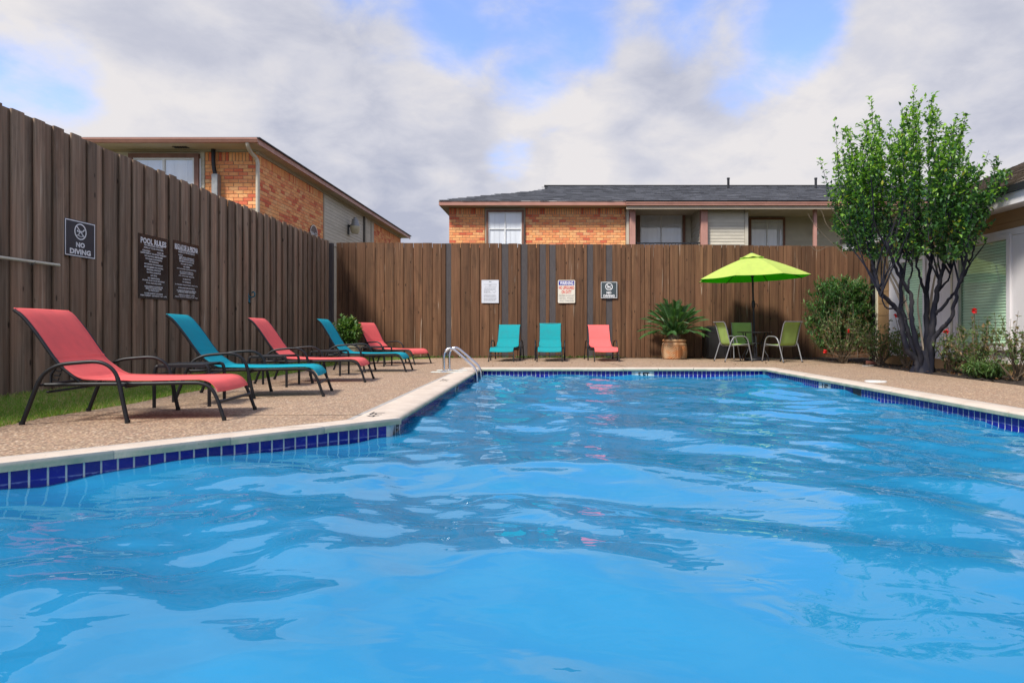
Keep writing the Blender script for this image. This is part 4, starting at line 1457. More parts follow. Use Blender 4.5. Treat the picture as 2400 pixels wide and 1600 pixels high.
# ================================================================== SIGNS
def pictogram(mb, cx, cz, r, y=-0.0065):
    n = 28
    t = r * 0.16
    ring = []
    for k in range(n):
        a = 2 * math.pi * k / n
        ring.append([(cx + (r - t) * math.cos(a), y, cz + (r - t) * math.sin(a)), (cx + r * math.cos(a), y, cz + r * math.sin(a))])
    P = [p for q in ring for p in q]
    mb.add(P, [(2 * k, (2 * k + 2) % (2 * n), (2 * k + 3) % (2 * n), 2 * k + 1) for k in range(n)])

    def stroke(pts, w, yy):
        for (x0, z0), (x1, z1) in zip(pts[:-1], pts[1:]):
            dx, dz = x1 - x0, z1 - z0
            L = math.hypot(dx, dz)
            nx, nz = -dz / L * w / 2 * r, dx / L * w / 2 * r
            e = w * 0.3 * r
            x0_, z0_, x1_, z1_ = x0 * r - dx / L * e, z0 * r - dz / L * e, x1 * r + dx / L * e, z1 * r + dz / L * e
            mb.add([(cx + x0_ + nx, yy, cz + z0_ + nz), (cx + x1_ + nx, yy, cz + z1_ + nz), (cx + x1_ - nx, yy, cz + z1_ - nz), (cx + x0_ - nx, yy, cz + z0_ - nz)], [(0, 1, 2, 3)])
    stroke([(-0.62, 0.60), (0.66, -0.62)], 0.15, y - 0.0004)           # the bar
    stroke([(-0.30, -0.02), (0.05, 0.02), (0.38, 0.06), (0.62, 0.30)], 0.17, y - 0.0002)   # body and legs of the diver
    stroke([(0.0, 0.0), (-0.34, -0.38)], 0.12, y - 0.0003)              # arm
    mb.add([(cx - 0.47 * r + 0.12 * r * math.cos(2 * math.pi * k / 10), y, cz + 0.06 * r + 0.12 * r * math.sin(2 * math.pi * k / 10)) for k in range(10)], [tuple(range(10))])
    stroke([(-0.62, -0.50), (-0.35, -0.46), (-0.1, -0.56), (0.15, -0.58), (0.42, -0.46), (0.6, -0.5)], 0.11, y - 0.0001)   # water line


def frame_strip(mb, x0, x1, z0, z1, t, y):
    mb.add([(x0, y, z0), (x1, y, z0), (x1, y, z1), (x0, y, z1), (x0 + t, y, z0 + t), (x1 - t, y, z0 + t), (x1 - t, y, z1 - t), (x0 + t, y, z1 - t)], [(0, 1, 5, 4), (1, 2, 6, 5), (2, 3, 7, 6), (3, 0, 4, 7)])


def round_rect(w, h, r, n=5):
    P = []
    for cx, cz, a0 in ((w / 2 - r, h / 2 - r, 0), (-w / 2 + r, h / 2 - r, 90), (-w / 2 + r, -h / 2 + r, 180), (w / 2 - r, -h / 2 + r, 270)):
        for k in range(n):
            a = R(a0 + 90 * k / (n - 1))
            P.append((cx + r * math.cos(a), cz + r * math.sin(a)))
    return P


def panel(w, h, r=0.012, t=0.005):
    P = round_rect(w, h, r)
    return MB().loft([[(x, t * 0 , z) for x, z in P], [(x, -t, z) for x, z in P]], True, True, True)


def no_diving(label, loc, rz, w, h, face):
    t = thing('pool_sign', label, 'sign', loc, rz, 'no diving signs')
    obj('panel', panel(w, h, 0.018), face, t)
    b = MB()
    frame_strip(b, -w / 2 + 0.006, w / 2 - 0.006, -h / 2 + 0.006, h / 2 - 0.006, w * 0.024, -0.0058)
    obj('border', b, MT['sign_white'], t)
    p = MB()
    pictogram(p, 0, h * 0.20, h * 0.225)
    obj('pictogram', p, MT['sign_white'], t)
    x = MB()
    put_text(x, 'NO', 0, -h * 0.165, w * 0.29, h * 0.145, y=-0.0062, bold=0.05)
    put_text(x, 'DIVING', 0, -h * 0.355, w * 0.68, h * 0.15, y=-0.0062, bold=0.05)
    obj('lettering', x, MT['sign_white'], t)
    return t


FXL = -5.452
no_diving('square slate no diving sign on the deep grooved side fence', (FXL + 0.001, 7.31, 1.695), R(90), 0.47, 0.415, MT['sign_slate'])
no_diving('small dark green no diving sign on the plank fence above the coral lounger', ((1427.5 - PU) / FPX * 15.46, 15.478, CAMH + (PV - 679.5) / FPX * 15.46), 0, 0.40, 0.40, MT['sign_green'])


def rules_sign(label, loc, rz, w, h, title, tw, lines, tw_max):
    t = thing('pool_sign', label, 'sign', loc, rz, 'pool rules signs')
    obj('panel', panel(w, h, 0.006), MT['sign_black'], t)
    x = MB()
    put_text(x, title, 0, h / 2 - 0.075 * h / 0.85 - 0.01, w * tw, 0.08, y=-0.0062, bold=0.045)
    obj('title_lettering', x, MT['sign_white'], t)
    y = MB()
    for s, fz, fw in lines:
        for part, off, ww in (s if isinstance(s, list) else [(s, 0, fw)]):
            put_text(y, part, off * w, h / 2 - fz * h, ww * w, 0.021, y=-0.0062, bold=0.03)
    obj('lettering', y, MT['sign_white'], t)
    return t


rules_sign('tall black pool rules sign in English beside its Spanish twin', (FXL + 0.001, 8.64, 1.50), R(90), 0.64, 0.85, 'POOL RULES', 0.86, [
    ('NO LIFEGUARD ON DUTY', 0.163, 0.62), ('SWIM AT YOUR OWN RISK', 0.203, 0.66),
    ([('CHILDREN', -0.25, 0.25), ('MUST BE', 0.22, 0.21)], 0.252, 0), ('SUPERVISED BY AN ADULT RESIDENT', 0.288, 0.86),
    ('NO ALCOHOL BEVERAGES', 0.330, 0.60), ('NO GLASS CONTAINERS', 0.372, 0.55), ('NO RUNNING', 0.412, 0.31),
    ('NO DIVING OR HORSEPLAY', 0.455, 0.62), ('NO EXCESSIVE OR VULGAR', 0.500, 0.63), ('PERSONAL CONTACT', 0.540, 0.47),
    ('NO FOUL LANGUAGE', 0.583, 0.46), ('NO PETS', 0.628, 0.21), ('NO TRESPASSING', 0.672, 0.40),
    ('PROPER SWIM WEAR REQUIRED', 0.712, 0.74), ('POOL PASS REQUIRED', 0.752, 0.50),
    ('MANAGEMENT RESERVES THE', 0.805, 0.60), ('RIGHT TO REFUSE ACCESS', 0.836, 0.53), ('TO THIS FACILITY', 0.867, 0.36),
    ('CLOSED SUNDAY & MONDAY', 0.912, 0.62), ('OPEN TUESDAY - SATURDAY 9 AM - 6 PM', 0.948, 0.88)], 1)
rules_sign('tall black reglas de la piscina sign with Spanish pool rules', (FXL + 0.001, 9.405, 1.52), R(90), 0.65, 0.84, 'REGLAS DE LA PISCINA', 0.9, [
    ('PRECAUCION: NO SALVAVIDAS', 0.150, 0.60), ('NADE A SU PROPIO RIESGO', 0.182, 0.64),
    ([('NIÑOS', -0.24, 0.16)], 0.232, 0), ('DEBEN ESTAR SUPERVISADOS', 0.268, 0.58), ('POR UN RESIDENTE ADULTO', 0.300, 0.58),
    ('NO BEBIDAS ALCOHOLICAS', 0.336, 0.56), ('NO VASOS DE VIDRIO', 0.380, 0.44), ('NO CORRER', 0.425, 0.25),
    ('NO CLAVADOS O JUEGOS BRUSCOS', 0.468, 0.74), ('NO CONTACTO PERSONAL', 0.516, 0.53), ('EXCESIVO O VULGAR', 0.546, 0.51), ('NO LENGUAJE VULGAR', 0.590, 0.60),
    ('NO MASCOTAS', 0.640, 0.30), ('NO INTRUSOS', 0.690, 0.32), ('SE REQUIERE TRAJE DE BAÑO ADECUADO', 0.742, 0.88), ('SE REQUIERE PASE DE PISCINA', 0.796, 0.64),
    ('LA GERENCIA SE RESERVA EL DERECHO', 0.842, 0.76), ('DE NEGAR EL ACCESO A ESTE LUGAR', 0.868, 0.68), ('CERRADO DOMINGO Y LUNES', 0.918, 0.62), ('Abierto de Martes a Sabado de 9 am - 6 pm', 0.952, 0.88)], 1)

# warning sign
wz = CAMH + (PV - 683) / FPX * 15.46
wsn = thing('pool_sign', 'cream no lifeguard warning sign with blue header and red letters', 'sign', ((1327.8 - PU) / FPX * 15.46, 15.478, wz))
w, h = 0.415, 0.555
obj('panel', panel(w, h, 0.025), MT['sign_cream'], wsn)
b = MB().add([(-w / 2 + 0.02, -0.0057, h / 2 - 0.125), (w / 2 - 0.02, -0.0057, h / 2 - 0.125), (w / 2 - 0.02, -0.0057, h / 2 - 0.018), (-w / 2 + 0.02, -0.0057, h / 2 - 0.018)], [(0, 1, 2, 3)])
obj('header_band', b, MT['blue_ink'], wsn)
x = MB()
put_text(x, 'WARNING', 0, h / 2 - 0.071, w * 0.78, 0.085, y=-0.0064, bold=0.03)
obj('header_lettering', x, MT['sign_white'], wsn)
x = MB()
put_text(x, 'NO LIFEGUARD', 0, h / 2 - 0.185, w * 0.90, 0.085, y=-0.0062, bold=0.03)
put_text(x, 'ON DUTY', 0, h / 2 - 0.288, w * 0.58, 0.085, y=-0.0062, bold=0.03)
obj('red_lettering', x, MT['red_ink'], wsn)
x = MB()
for s, z in (('CHILDREN SHOULD NOT', 0.378), ('USE POOL WITHOUT', 0.440), ('ADULT SUPERVISION', 0.502)):
    put_text(x, s, 0, h / 2 - z, w * (0.9 if 'CH' in s else 0.82), 0.044, y=-0.0062, bold=0.0)
obj('grey_lettering', x, MT['grey_ink'], wsn)

# laminated notice
nz_ = CAMH + (PV - 683) / FPX * 15.46
nt_ = thing('paper_notice', 'laminated white paper notice pinned to the plank fence above the first turquoise lounger', 'notice', ((1148.5 - PU) / FPX * 15.46, 15.486, nz_))
w, h = 0.415, 0.555
obj('sheet', MB().bevbox(-w / 2, w / 2, -0.004, 0.0, -h / 2, h / 2, 0.001), MT['paper'], nt_)
pr = MB()
bar = lambda x0, x1, z, t: pr.add([(x0, -0.0052, z - t), (x1, -0.0052, z - t), (x1, -0.0052, z + t), (x0, -0.0052, z + t)], [(0, 1, 2, 3)])
bar(-0.03, 0.03, h / 2 - 0.038, 0.009)
bar(-0.16, 0.16, h / 2 - 0.105, 0.003)
bar(-0.03, 0.03, h / 2 - 0.128, 0.005)
bar(-0.13, 0.15, h / 2 - 0.158, 0.003)
rr_ = random.Random(3)
for k in range(22):
    z = h / 2 - 0.195 - k * 0.0145
    if 9 <= k <= 10 or k == 16:
        continue
    x = -0.15
    while x < 0.13:
        l_ = rr_.uniform(0.012, 0.05)
        if not (4 <= k <= 8 and x > -0.03 and rr_.random() < 0.7):
            bar(x, min(x + l_, 0.15), z, 0.0022)
        x += l_ + 0.009
obj('print', pr, MT['grey_ink'], nt_)

# teal hook and cream pole hung on the side fence
hk = thing('wall_hook', 'small teal seahorse shaped hook screwed to the grooved fence above the loungers', 'hook', (FXL + 0.004, 11.36, CAMH + (PV - 696) / FPX * 11.36))
hook = MB()
pts = [(0.03, -0.012, 0.075), (0.065, -0.016, 0.09), (0.09, -0.018, 0.06), (0.08, -0.018, 0.015), (0.03, -0.018, -0.005), (-0.02, -0.016, 0.015), (-0.035, -0.014, 0.06), (-0.05, -0.014, 0.08)]
hook.tube(bez(pts, 4), 0.011, 8)
hook.tube(bez([(-0.025, -0.014, 0.03), (-0.03, -0.014, -0.03), (-0.02, -0.016, -0.075), (0.0, -0.03, -0.10), (0.01, -0.05, -0.085)], 4), 0.013, 8)
obj('hook_body', hook, MT['teal_hook'], hk, sm=60)
obj('back_plate', MB().bevbox(-0.045, 0.0, -0.006, 0.0, -0.11, -0.02, 0.003), MT['teal_hook'], hk)
pole = thing('skimmer_pole', 'long cream telescopic pole hung level along the grooved side fence', 'pole', (-5.40, 5.0, 1.36))
obj('shaft', MB().tube([(0, -3.5, 0.01), (0, 1.90, 0.0)], 0.016, 10), MT['pale_pole'], pole, sm=40)
obj('end_cap', MB().tube([(0, 1.90, 0.0), (0, 1.935, 0.0)], 0.018, 10), MT['pale_pole'], pole, sm=40)
for y_ in (-0.2, 1.6):
    obj('bracket', MB().tube([(-0.05, y_, 0.012), (-0.03, y_, -0.03), (0.0, y_, -0.024), (0.018, y_, 0.0)], 0.006, 6), MT['galv'], pole)


# ================================================================== LOUNGERS
def chaise(label, F, ang, fab, group, lean=0.08, half=0.275, long=1.09):
    """F: middle of the foot end legs on the ground; ang: direction from head to foot"""
    d = (math.cos(ang), math.sin(ang))
    t = thing('sun_lounger', label, 'sun lounger', (F[0] - 1.305 * d[0], F[1] - 1.305 * d[1], 0), ang, group)
    blk = MT['black_tube']
    B = [(0.325, 0.288), (0.27, 0.345), (0.20, 0.425), (0.09, 0.624), (0.02, 0.735), (-0.03, 0.785)]
    # recline about the hinge
    c, s = math.cos(lean) * long, math.sin(lean) * long
    B = [(0.325 + (x - 0.325) * c - (z - 0.288) * s, 0.288 + (x - 0.325) * s + (z - 0.288) * c) for x, z in B]
    S = [(0.325, 0.290), (0.45, 0.283), (0.75, 0.281), (1.05, 0.285), (1.14, 0.283), (1.20, 0.265), (1.24, 0.225), (1.255, 0.195)]
    h = half
    for sgn in (-1, 1):
        rail = bez([(0.10, sgn * (h + .005), 0.27), (0.32, sgn * (h + .005), 0.272), (0.75, sgn * (h + .005), 0.272), (1.06, sgn * (h + .005), 0.275), (1.15, sgn * (h + .005), 0.268), (1.21, sgn * (h + .006), 0.235), (1.245, sgn * (h + .008), 0.18), (1.275, sgn * (h + .010), 0.10), (1.305, sgn * (h + .014), 0.008)], 5)
        o = obj('side_rail', MB().tube(rail, 0.0135, 8, flat=0.85), blk, t, sm=60)
        obj('foot_cap', MB().tube([rail[-1] + Vector((-.003, 0, 0.02)), (1.307, sgn * (h + .014), 0.0)], 0.016, 8), MT['rubber'], o, sm=40)
        a = sgn * (h + 0.075)
        arm = bez([(0.0, a, 0.006), (0.055, a, 0.16), (0.105, a, 0.295), (0.155, a, 0.365), (0.24, a, 0.412), (0.36, a, 0.428), (0.477, a, 0.433), (0.545, a, 0.412), (0.595, a, 0.365), (0.625, a, 0.29), (0.655, a, 0.14), (0.682, a, 0.006)], 4)
        o = obj('armrest', MB().tube(arm, [0.0155 if p.z < 0.33 else 0.0135 for p in arm], 8, flat=0.9), blk, t, sm=60)
        for q in (arm[0], arm[-1]):
            obj('foot_cap', MB().tube([q + Vector((0, 0, .018)), (q.x, q.y, 0.0)], 0.018, 8), MT['rubber'], o, sm=40)
        br = bez([(x, sgn * (h - 0.004), z) for x, z in B], 4)
        obj('back_rail', MB().tube(br, 0.0125, 8), blk, t, sm=60)
        # ratchet that holds the back up
        p0 = br[len(br) // 2 - 2]
        rt = MB().tube([(p0.x, sgn * (h - 0.02), p0.z), (p0.x - 0.05, sgn * (h - 0.02), 0.34), (0.125, sgn * (h - 0.02), 0.262)], 0.010, 6)
        for k in range(3):
            f = 0.35 + 0.2 * k
            zx = (p0.x + (0.125 - p0.x) * f, p0.z + (0.262 - p0.z) * f)
            rt.tube([(zx[0], sgn * (h - 0.02), zx[1]), (zx[0] + 0.035, sgn * (h - 0.02), zx[1] - 0.005), (zx[0] + 0.04, sgn * (h - 0.02), zx[1] + 0.014)], 0.006, 6)
        obj('ratchet_bracket', rt, blk, t, sm=50)
        # link between frame and arm loop
        for xs_, zs_ in ((0.633, 0.262), (0.098, 0.27)):
            obj('arm_spacer', MB().tube([(xs_, sgn * h, zs_), (xs_, a, zs_)], 0.009, 6), blk, t)
    obj('crossbar', MB().tube([(1.268, -h - .008, 0.135), (1.268, h + .008, 0.135)], 0.0115, 8), blk, t, sm=50)
    obj('crossbar', MB().tube([(0.633, -h, 0.250), (0.633, h, 0.250)], 0.0105, 8), blk, t, sm=50)
    obj('crossbar', MB().tube([(0.10, -h, 0.27), (0.10, h, 0.27)], 0.0115, 8), blk, t, sm=50)
    top = B[-1]
    obj('head_rail', MB().tube([(top[0] + .004, -h + .004, top[1] - .006), (top[0] + .004, h - .004, top[1] - .006)], 0.0105, 8), blk, t, sm=50)
    ub = bez([(0.36, -h + .02, 0.252), (0.15, -h + .02, 0.222), (0.115, -h + .03, 0.218), (0.10, -h + .06, 0.216), (0.10, h - .06, 0.216), (0.115, h - .03, 0.218), (0.15, h - .02, 0.222), (0.36, h - .02, 0.252)], 3)
    obj('prop_bar', MB().tube(ub, 0.0085, 6), blk, t, sm=50)
    # the mesh sling, one cloth from head to foot with a soft fold at the hip
    prof = bez([(x, 0, z) for x, z in [B[5], B[4], B[3], B[2], (B[1][0] + .005, B[1][1]), (0.325, 0.305), (0.40, 0.289)] + S[2:]], 6)
    ny = 13
    Vt, Ft = [], []
    for p in prof:
        sag = 0.012
        for k in range(ny):
            q = k / (ny - 1) * 2 - 1
            dd = (1 - q * q)
            sg = sag * dd * (0.7 if p.x > 1.1 else 1)
            Vt.append((p.x - (sg * 0.6 if p.x < 0.3 else 0), q * (h - 0.001), p.z + 0.012 - (sg if p.x >= 0.3 else -sg * 0.2)))
    n = len(prof)
    for i in range(n - 1):
        for k in range(ny - 1):
            a = i * ny + k
            Ft.append((a, a + ny, a + ny + 1, a + 1))
    me_ = bpy.data.meshes.new('sling')
    me_.from_pydata(Vt, [], Ft)
    sl = link('sling', me_, fab, t, sm=80)
    sd_ = sl.modifiers.new('cloth_thickness', 'SOLIDIFY')
    sd_.thickness = 0.004
    sd_.offset = 0
    # stitched cross seam low on the back
    si = min(range(n), key=lambda i: abs(prof[i].z - 0.47) + (9 if prof[i].x > 0.3 else 0))
    sm_ = MB()
    P_ = [Vector(Vt[i * ny + k]) + Vector((0.0032, 0, 0.0032)) for i in (si, si + 1) for k in range(ny)]
    P_ = P_[:ny] + [P_[k].lerp(P_[ny + k], 0.35) for k in range(ny)]
    sm_.add(P_, [(k, k + 1, ny + k + 1, ny + k) for k in range(ny - 1)])
    obj('seam', sm_, fab, sl)
    # stitched hems along both edges
    for sgn in (-1, 1):
        hm = MB()
        L_, R_ = [], []
        k0 = 0 if sgn < 0 else ny - 1
        for i in range(n):
            v = Vector(Vt[i * ny + k0])
            L_.append(v + Vector((0, -sgn * 0.002, 0.0034)))
            R_.append(v + Vector((0, -sgn * 0.030, 0.0030)))
        P_ = L_ + R_
        hm.add(P_, [(i, i + 1, n + i + 1, n + i) if sgn < 0 else (i, n + i, n + i + 1, i + 1) for i in range(n - 1)])
        obj('hem', hm, fab, sl, sm=80)
    return t


gl = 'loungers lined up along the side fence'
chaise('coral lounger standing partly on the lawn, first in the row along the grooved fence', (-2.45, 4.95), R(6.5), MT['coral'], gl, half=0.30)
chaise('teal lounger between the first two coral loungers of the fence row', (-2.375, 6.62), R(12), MT['teal'], gl, half=0.29)
chaise('coral lounger in the middle of the fence row, between the two teal loungers', (-2.45, 8.35), R(6), MT['coral'], gl, half=0.285)
chaise('teal lounger in front of the khaki planter and its leafy shrub', (-2.395, 10.36), R(3), MT['teal'], gl, 0.02, half=0.28)
chaise('coral lounger at the fence corner, turned slightly towards the pool ladder', (-2.62, 12.50), R(-20), MT['coral'], gl, 0.0, half=0.28, long=1.03)
gb_ = 'loungers with their backs to the plank fence'
chaise('turquoise lounger facing the pool under the paper notice', (-1.18, 13.45), R(-93.5), MT['teal_far'], gb_, 0.02, half=0.25, long=1.0)
chaise('turquoise lounger facing the pool under the no lifeguard warning sign', (-0.16, 13.42), R(-90), MT['teal_far'], gb_, -0.07, half=0.25, long=1.0)
chaise('coral lounger facing the pool, beside the potted sago palm', (1.045, 13.45), R(-86), MT['coral'], gb_, 0.04, half=0.25, long=1.0)


def side_table(label, loc, rz):
    t = thing('side_table', label, 'side table', (loc[0], loc[1], 0), rz, 'small black tables between the loungers')
    blk = MT['black_tube']
    a, b, h = 0.185, 0.215, 0.365
    top = MB().bevbox(-a + .012, a - .012, -b + .004, b - .004, h - 0.012, h, 0.004)
    tb = obj('tabletop', top, blk, t)
    for sg in (-1, 1):
        obj('rim', MB().box(-a + .0, a - .0, sg * b - 0.012, sg * b + 0.012, h - 0.028, h - 0.002), blk, tb)
    for sx in (-1, 1):
        for sy in (-1, 1):
            p = bez([(sx * (a - .02), sy * (b + .001), h - 0.012), (sx * (a + .012), sy * (b + .001), h - 0.022), (sx * (a + .026), sy * (b + .001), h - 0.07), (sx * (a + .028), sy * (b + .001), h - 0.16), (sx * (a + .028), sy * (b + .001), 0.0)], 4)
            obj('leg', MB().tube(p, 0.0145, 8, flat=0.7), blk, t, sm=60)
    for sx in (-1, 1):
        obj('stretcher', MB().tube([(sx * (a + .026), -b, h - 0.085), (sx * (a + .026), b, h - 0.085)], 0.008, 6), blk, t)
    return t


st0 = side_table('small black side table between the front coral lounger and the teal one', (-3.24, 5.66), R(12))
dup(st0, (-3.34, 7.56, 0), R(4), 'small black side table between the teal lounger and the middle coral one')
dup(st0, (-3.34, 9.40, 0), R(2), 'small black side table between the middle coral lounger and the teal one by the planter')
dup(st0, (-3.33, 11.80, 0), R(-4), 'small black side table between the planter lounger and the coral one in the corner')

# ================================================================== POOL LADDER RAILS
for k, (px, py, lb_) in enumerate(((-1.78, 10.06, 'polished steel pool handrail standing clear of the tile corner'), (-1.77, 10.50, 'polished steel pool handrail close to the far tile corner, behind its twin'))):
    t = thing('pool_handrail', lb_, 'handrail', (px, py, 0), 0, 'pair of steel pool handrails')
    pts = bez([(0, 0, 0.0), (0, 0, 0.15), (0, 0, 0.27), (0.025, 0, 0.335), (0.085, 0, 0.372), (0.15, 0, 0.355), (0.24, 0, 0.285), (0.36, 0, 0.18), (0.455, 0, 0.095), (0.50, 0, 0.02), (0.515, 0, -0.08), (0.515, 0, -0.30), (0.515, 0, -0.75)], 6)
    obj('rail', MB().tube(pts, 0.0205, 12), MT['steel'], t, sm=60)
    obj('escutcheon', MB().lathe([(0.021, 0.022), (0.05, 0.016), (0.06, 0.007), (0.06, 0.0)], 20), MT['steel'], t, sm=40)
    if k == 0:
        for zz_ in (-0.32, -0.6):
            obj('tread', MB().bevbox(0.47, 0.56, 0.0, 0.44, zz_, zz_ + 0.03, 0.005), MT['lid_white'], t)
    obj('anchor_pad', MB().bevbox(-0.20, 0.30, -0.07, 0.07, 0.001, 0.007, 0.003), MT['grout'], t)

# skimmer lid
sl_ = thing('skimmer_cover', 'round white plastic skimmer cover lying flat on the aggregate deck', 'skimmer cover', (4.04, 8.12, 0.0))
obj('lid', MB().lathe([(0.13, 0.0), (0.13, 0.012), (0.122, 0.017), (0.06, 0.018), (0.0, 0.018)], 32), MT['lid_white'], sl_, sm=40)
obj('finger_hole', MB().lathe([(0.012, 0.0188), (0.0, 0.0188)], 12, (0.07, 0, 0)), MT['ink'], sl_)

# ================================================================== TABLE, CHAIRS, PARASOL
C0 = ((1770 - PU) / FPX * 14.03, 14.03)
par = thing('patio_umbrella', 'lime green parasol open above the green patio chairs', 'umbrella', (C0[0], C0[1], 0))
par.rotation_euler = (0, R(-1.9), 0)
obj('pole', MB().tube([(0, 0, 0.0), (0, 0, 2.30)], 0.021, 12), MT['black_tube'], par, sm=50)
obj('base', MB().lathe([(0.235, 0.0), (0.235, 0.03), (0.22, 0.05), (0.14, 0.07), (0.06, 0.085), (0.032, 0.10), (0.032, 0.30), (0.0, 0.30)], 28), MT['black_tube'], par, sm=35)
cr = obj('crank_housing', MB().lathe([(0.022, 1.14), (0.036, 1.17), (0.042, 1.23), (0.036, 1.29), (0.022, 1.32)], 14), MT['black_tube'], par, sm=50)
obj('crank_handle', MB().tube([(0.03, -0.02, 1.23), (0.075, -0.03, 1.23), (0.085, -0.03, 1.17)], 0.009, 8), MT['black_tube'], cr, sm=50)
RAD, ZR, ZA, ZV, RV = 1.22, 1.80, 2.34, 2.215, 0.27
NR = 8
ph = R(12)
tips = []
for k in range(NR):
    a = ph + 2 * math.pi * k / NR
    tips.append(a)


def canopy_z(r_):
    f = r_ / RAD
    return ZR + (ZA - 0.03 - ZR) * (1 - f) - 0.045 * math.sin(math.pi * f) * -0.6


for k in range(NR):
    a0, a1 = tips[k], tips[k] + 2 * math.pi / NR
    mb = MB()
    nr, na = 9, 9
    rings = []
    for i in range(nr):
        r_ = RV * 0.8 + (RAD - RV * 0.8) * i / (nr - 1)
        row = []
        for j in range(na):
            q = j / (na - 1)
            a = a0 + (a1 - a0) * q
            # straight chord between ribs, pulled in at the hem and sagging a little
            bulge = math.sin(math.pi * q)
            rr2 = r_ * math.cos(math.pi / NR) / math.cos((q - 0.5) * 2 * math.pi / NR)
            rr2 *= 1 - 0.03 * bulge * (i / (nr - 1)) ** 3
            z = canopy_z(r_) - 0.012 * bulge * (r_ / RAD)
            row.append((rr2 * math.cos(a), rr2 * math.sin(a), z))
        rings.append(row)
    mb.loft(rings, False)
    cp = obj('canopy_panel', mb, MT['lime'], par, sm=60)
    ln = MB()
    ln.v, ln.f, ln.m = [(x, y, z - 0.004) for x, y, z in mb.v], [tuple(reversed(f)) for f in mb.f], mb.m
    obj('backlit_skin', ln, MT['lime_under'], cp, sm=60)  # added lower skin that carries the painted backlit green
    rib = MB().tube([(0.03 * math.cos(a0), 0.03 * math.sin(a0), ZA - 0.07), (RAD * 0.995 * math.cos(a0), RAD * 0.995 * math.sin(a0), ZR - 0.016)], 0.0075, 6)
    rb_ = obj('rib', rib, MT['black_tube'], par)
    m_ = 0.52
    st_ = MB().tube([(0.03 * math.cos(a0), 0.03 * math.sin(a0), 1.86), (RAD * m_ * math.cos(a0), RAD * m_ * math.sin(a0), ZA - 0.07 + (ZR - 0.016 - ZA + 0.07) * m_ - 0.01)], 0.006, 6)
    obj('strut', st_, MT['black_tube'], rb_)
vent = MB()
vr = []
for i in range(4):
    r_ = 0.03 + (RV - 0.03) * i / 3
    vr.append([(r_ * (1 - 0.05 * (j % 2) * (i / 3)) * math.cos(ph + math.pi * j / NR), r_ * (1 - 0.05 * (j % 2) * (i / 3)) * math.sin(ph + math.pi * j / NR), ZA + 0.01 - (ZA - ZV - 0.01) * (i / 3) + (0.02 * (i == 3) * (j % 2))) for j in range(2 * NR)])
vent.loft(vr, True)
obj('vent_flap', vent, MT['lime'], par, sm=50)
obj('finial', MB().lathe([(0.026, 2.335), (0.03, 2.36), (0.02, 2.38), (0.0, 2.385)], 12), MT['black_tube'], par, sm=50)
obj('runner_hub', MB().lathe([(0.022, 1.82), (0.04, 1.83), (0.04, 1.88), (0.022, 1.89)], 12), MT['black_tube'], par)

tb_ = thing('patio_table', 'round dark patio table pierced by the parasol pole', 'table', (C0[0], C0[1], 0))
obj('tabletop', MB().lathe([(0.03, 0.604), (0.37, 0.604), (0.385, 0.610), (0.385, 0.622), (0.37, 0.628), (0.03, 0.628), (0.03, 0.604)], 40), mat('smoked_glass_top', (0.014, 0.014, 0.017), rough=0.12, spec=0.6), tb_, sm=40)
for k in range(4):
    a = R(35 + 90 * k)
    p = bez([(0.33, 0, 0.60), (0.315, 0, 0.53), (0.24, 0, 0.44), (0.21, 0, 0.36), (0.25, 0, 0.22), (0.33, 0, 0.10), (0.345, 0, 0.0)], 5)
    p = [Vector((q.x * math.cos(a), q.x * math.sin(a), q.z)) for q in p]
    obj('leg', MB().tube(p, 0.0115, 8), MT['black_tube'], tb_, sm=60)
obj('leg_ring', MB().tube([(0.212 * math.cos(R(k * 15)), 0.212 * math.sin(R(k * 15)), 0.38) for k in range(25)], 0.008, 6, False), MT['black_tube'], tb_, sm=60)


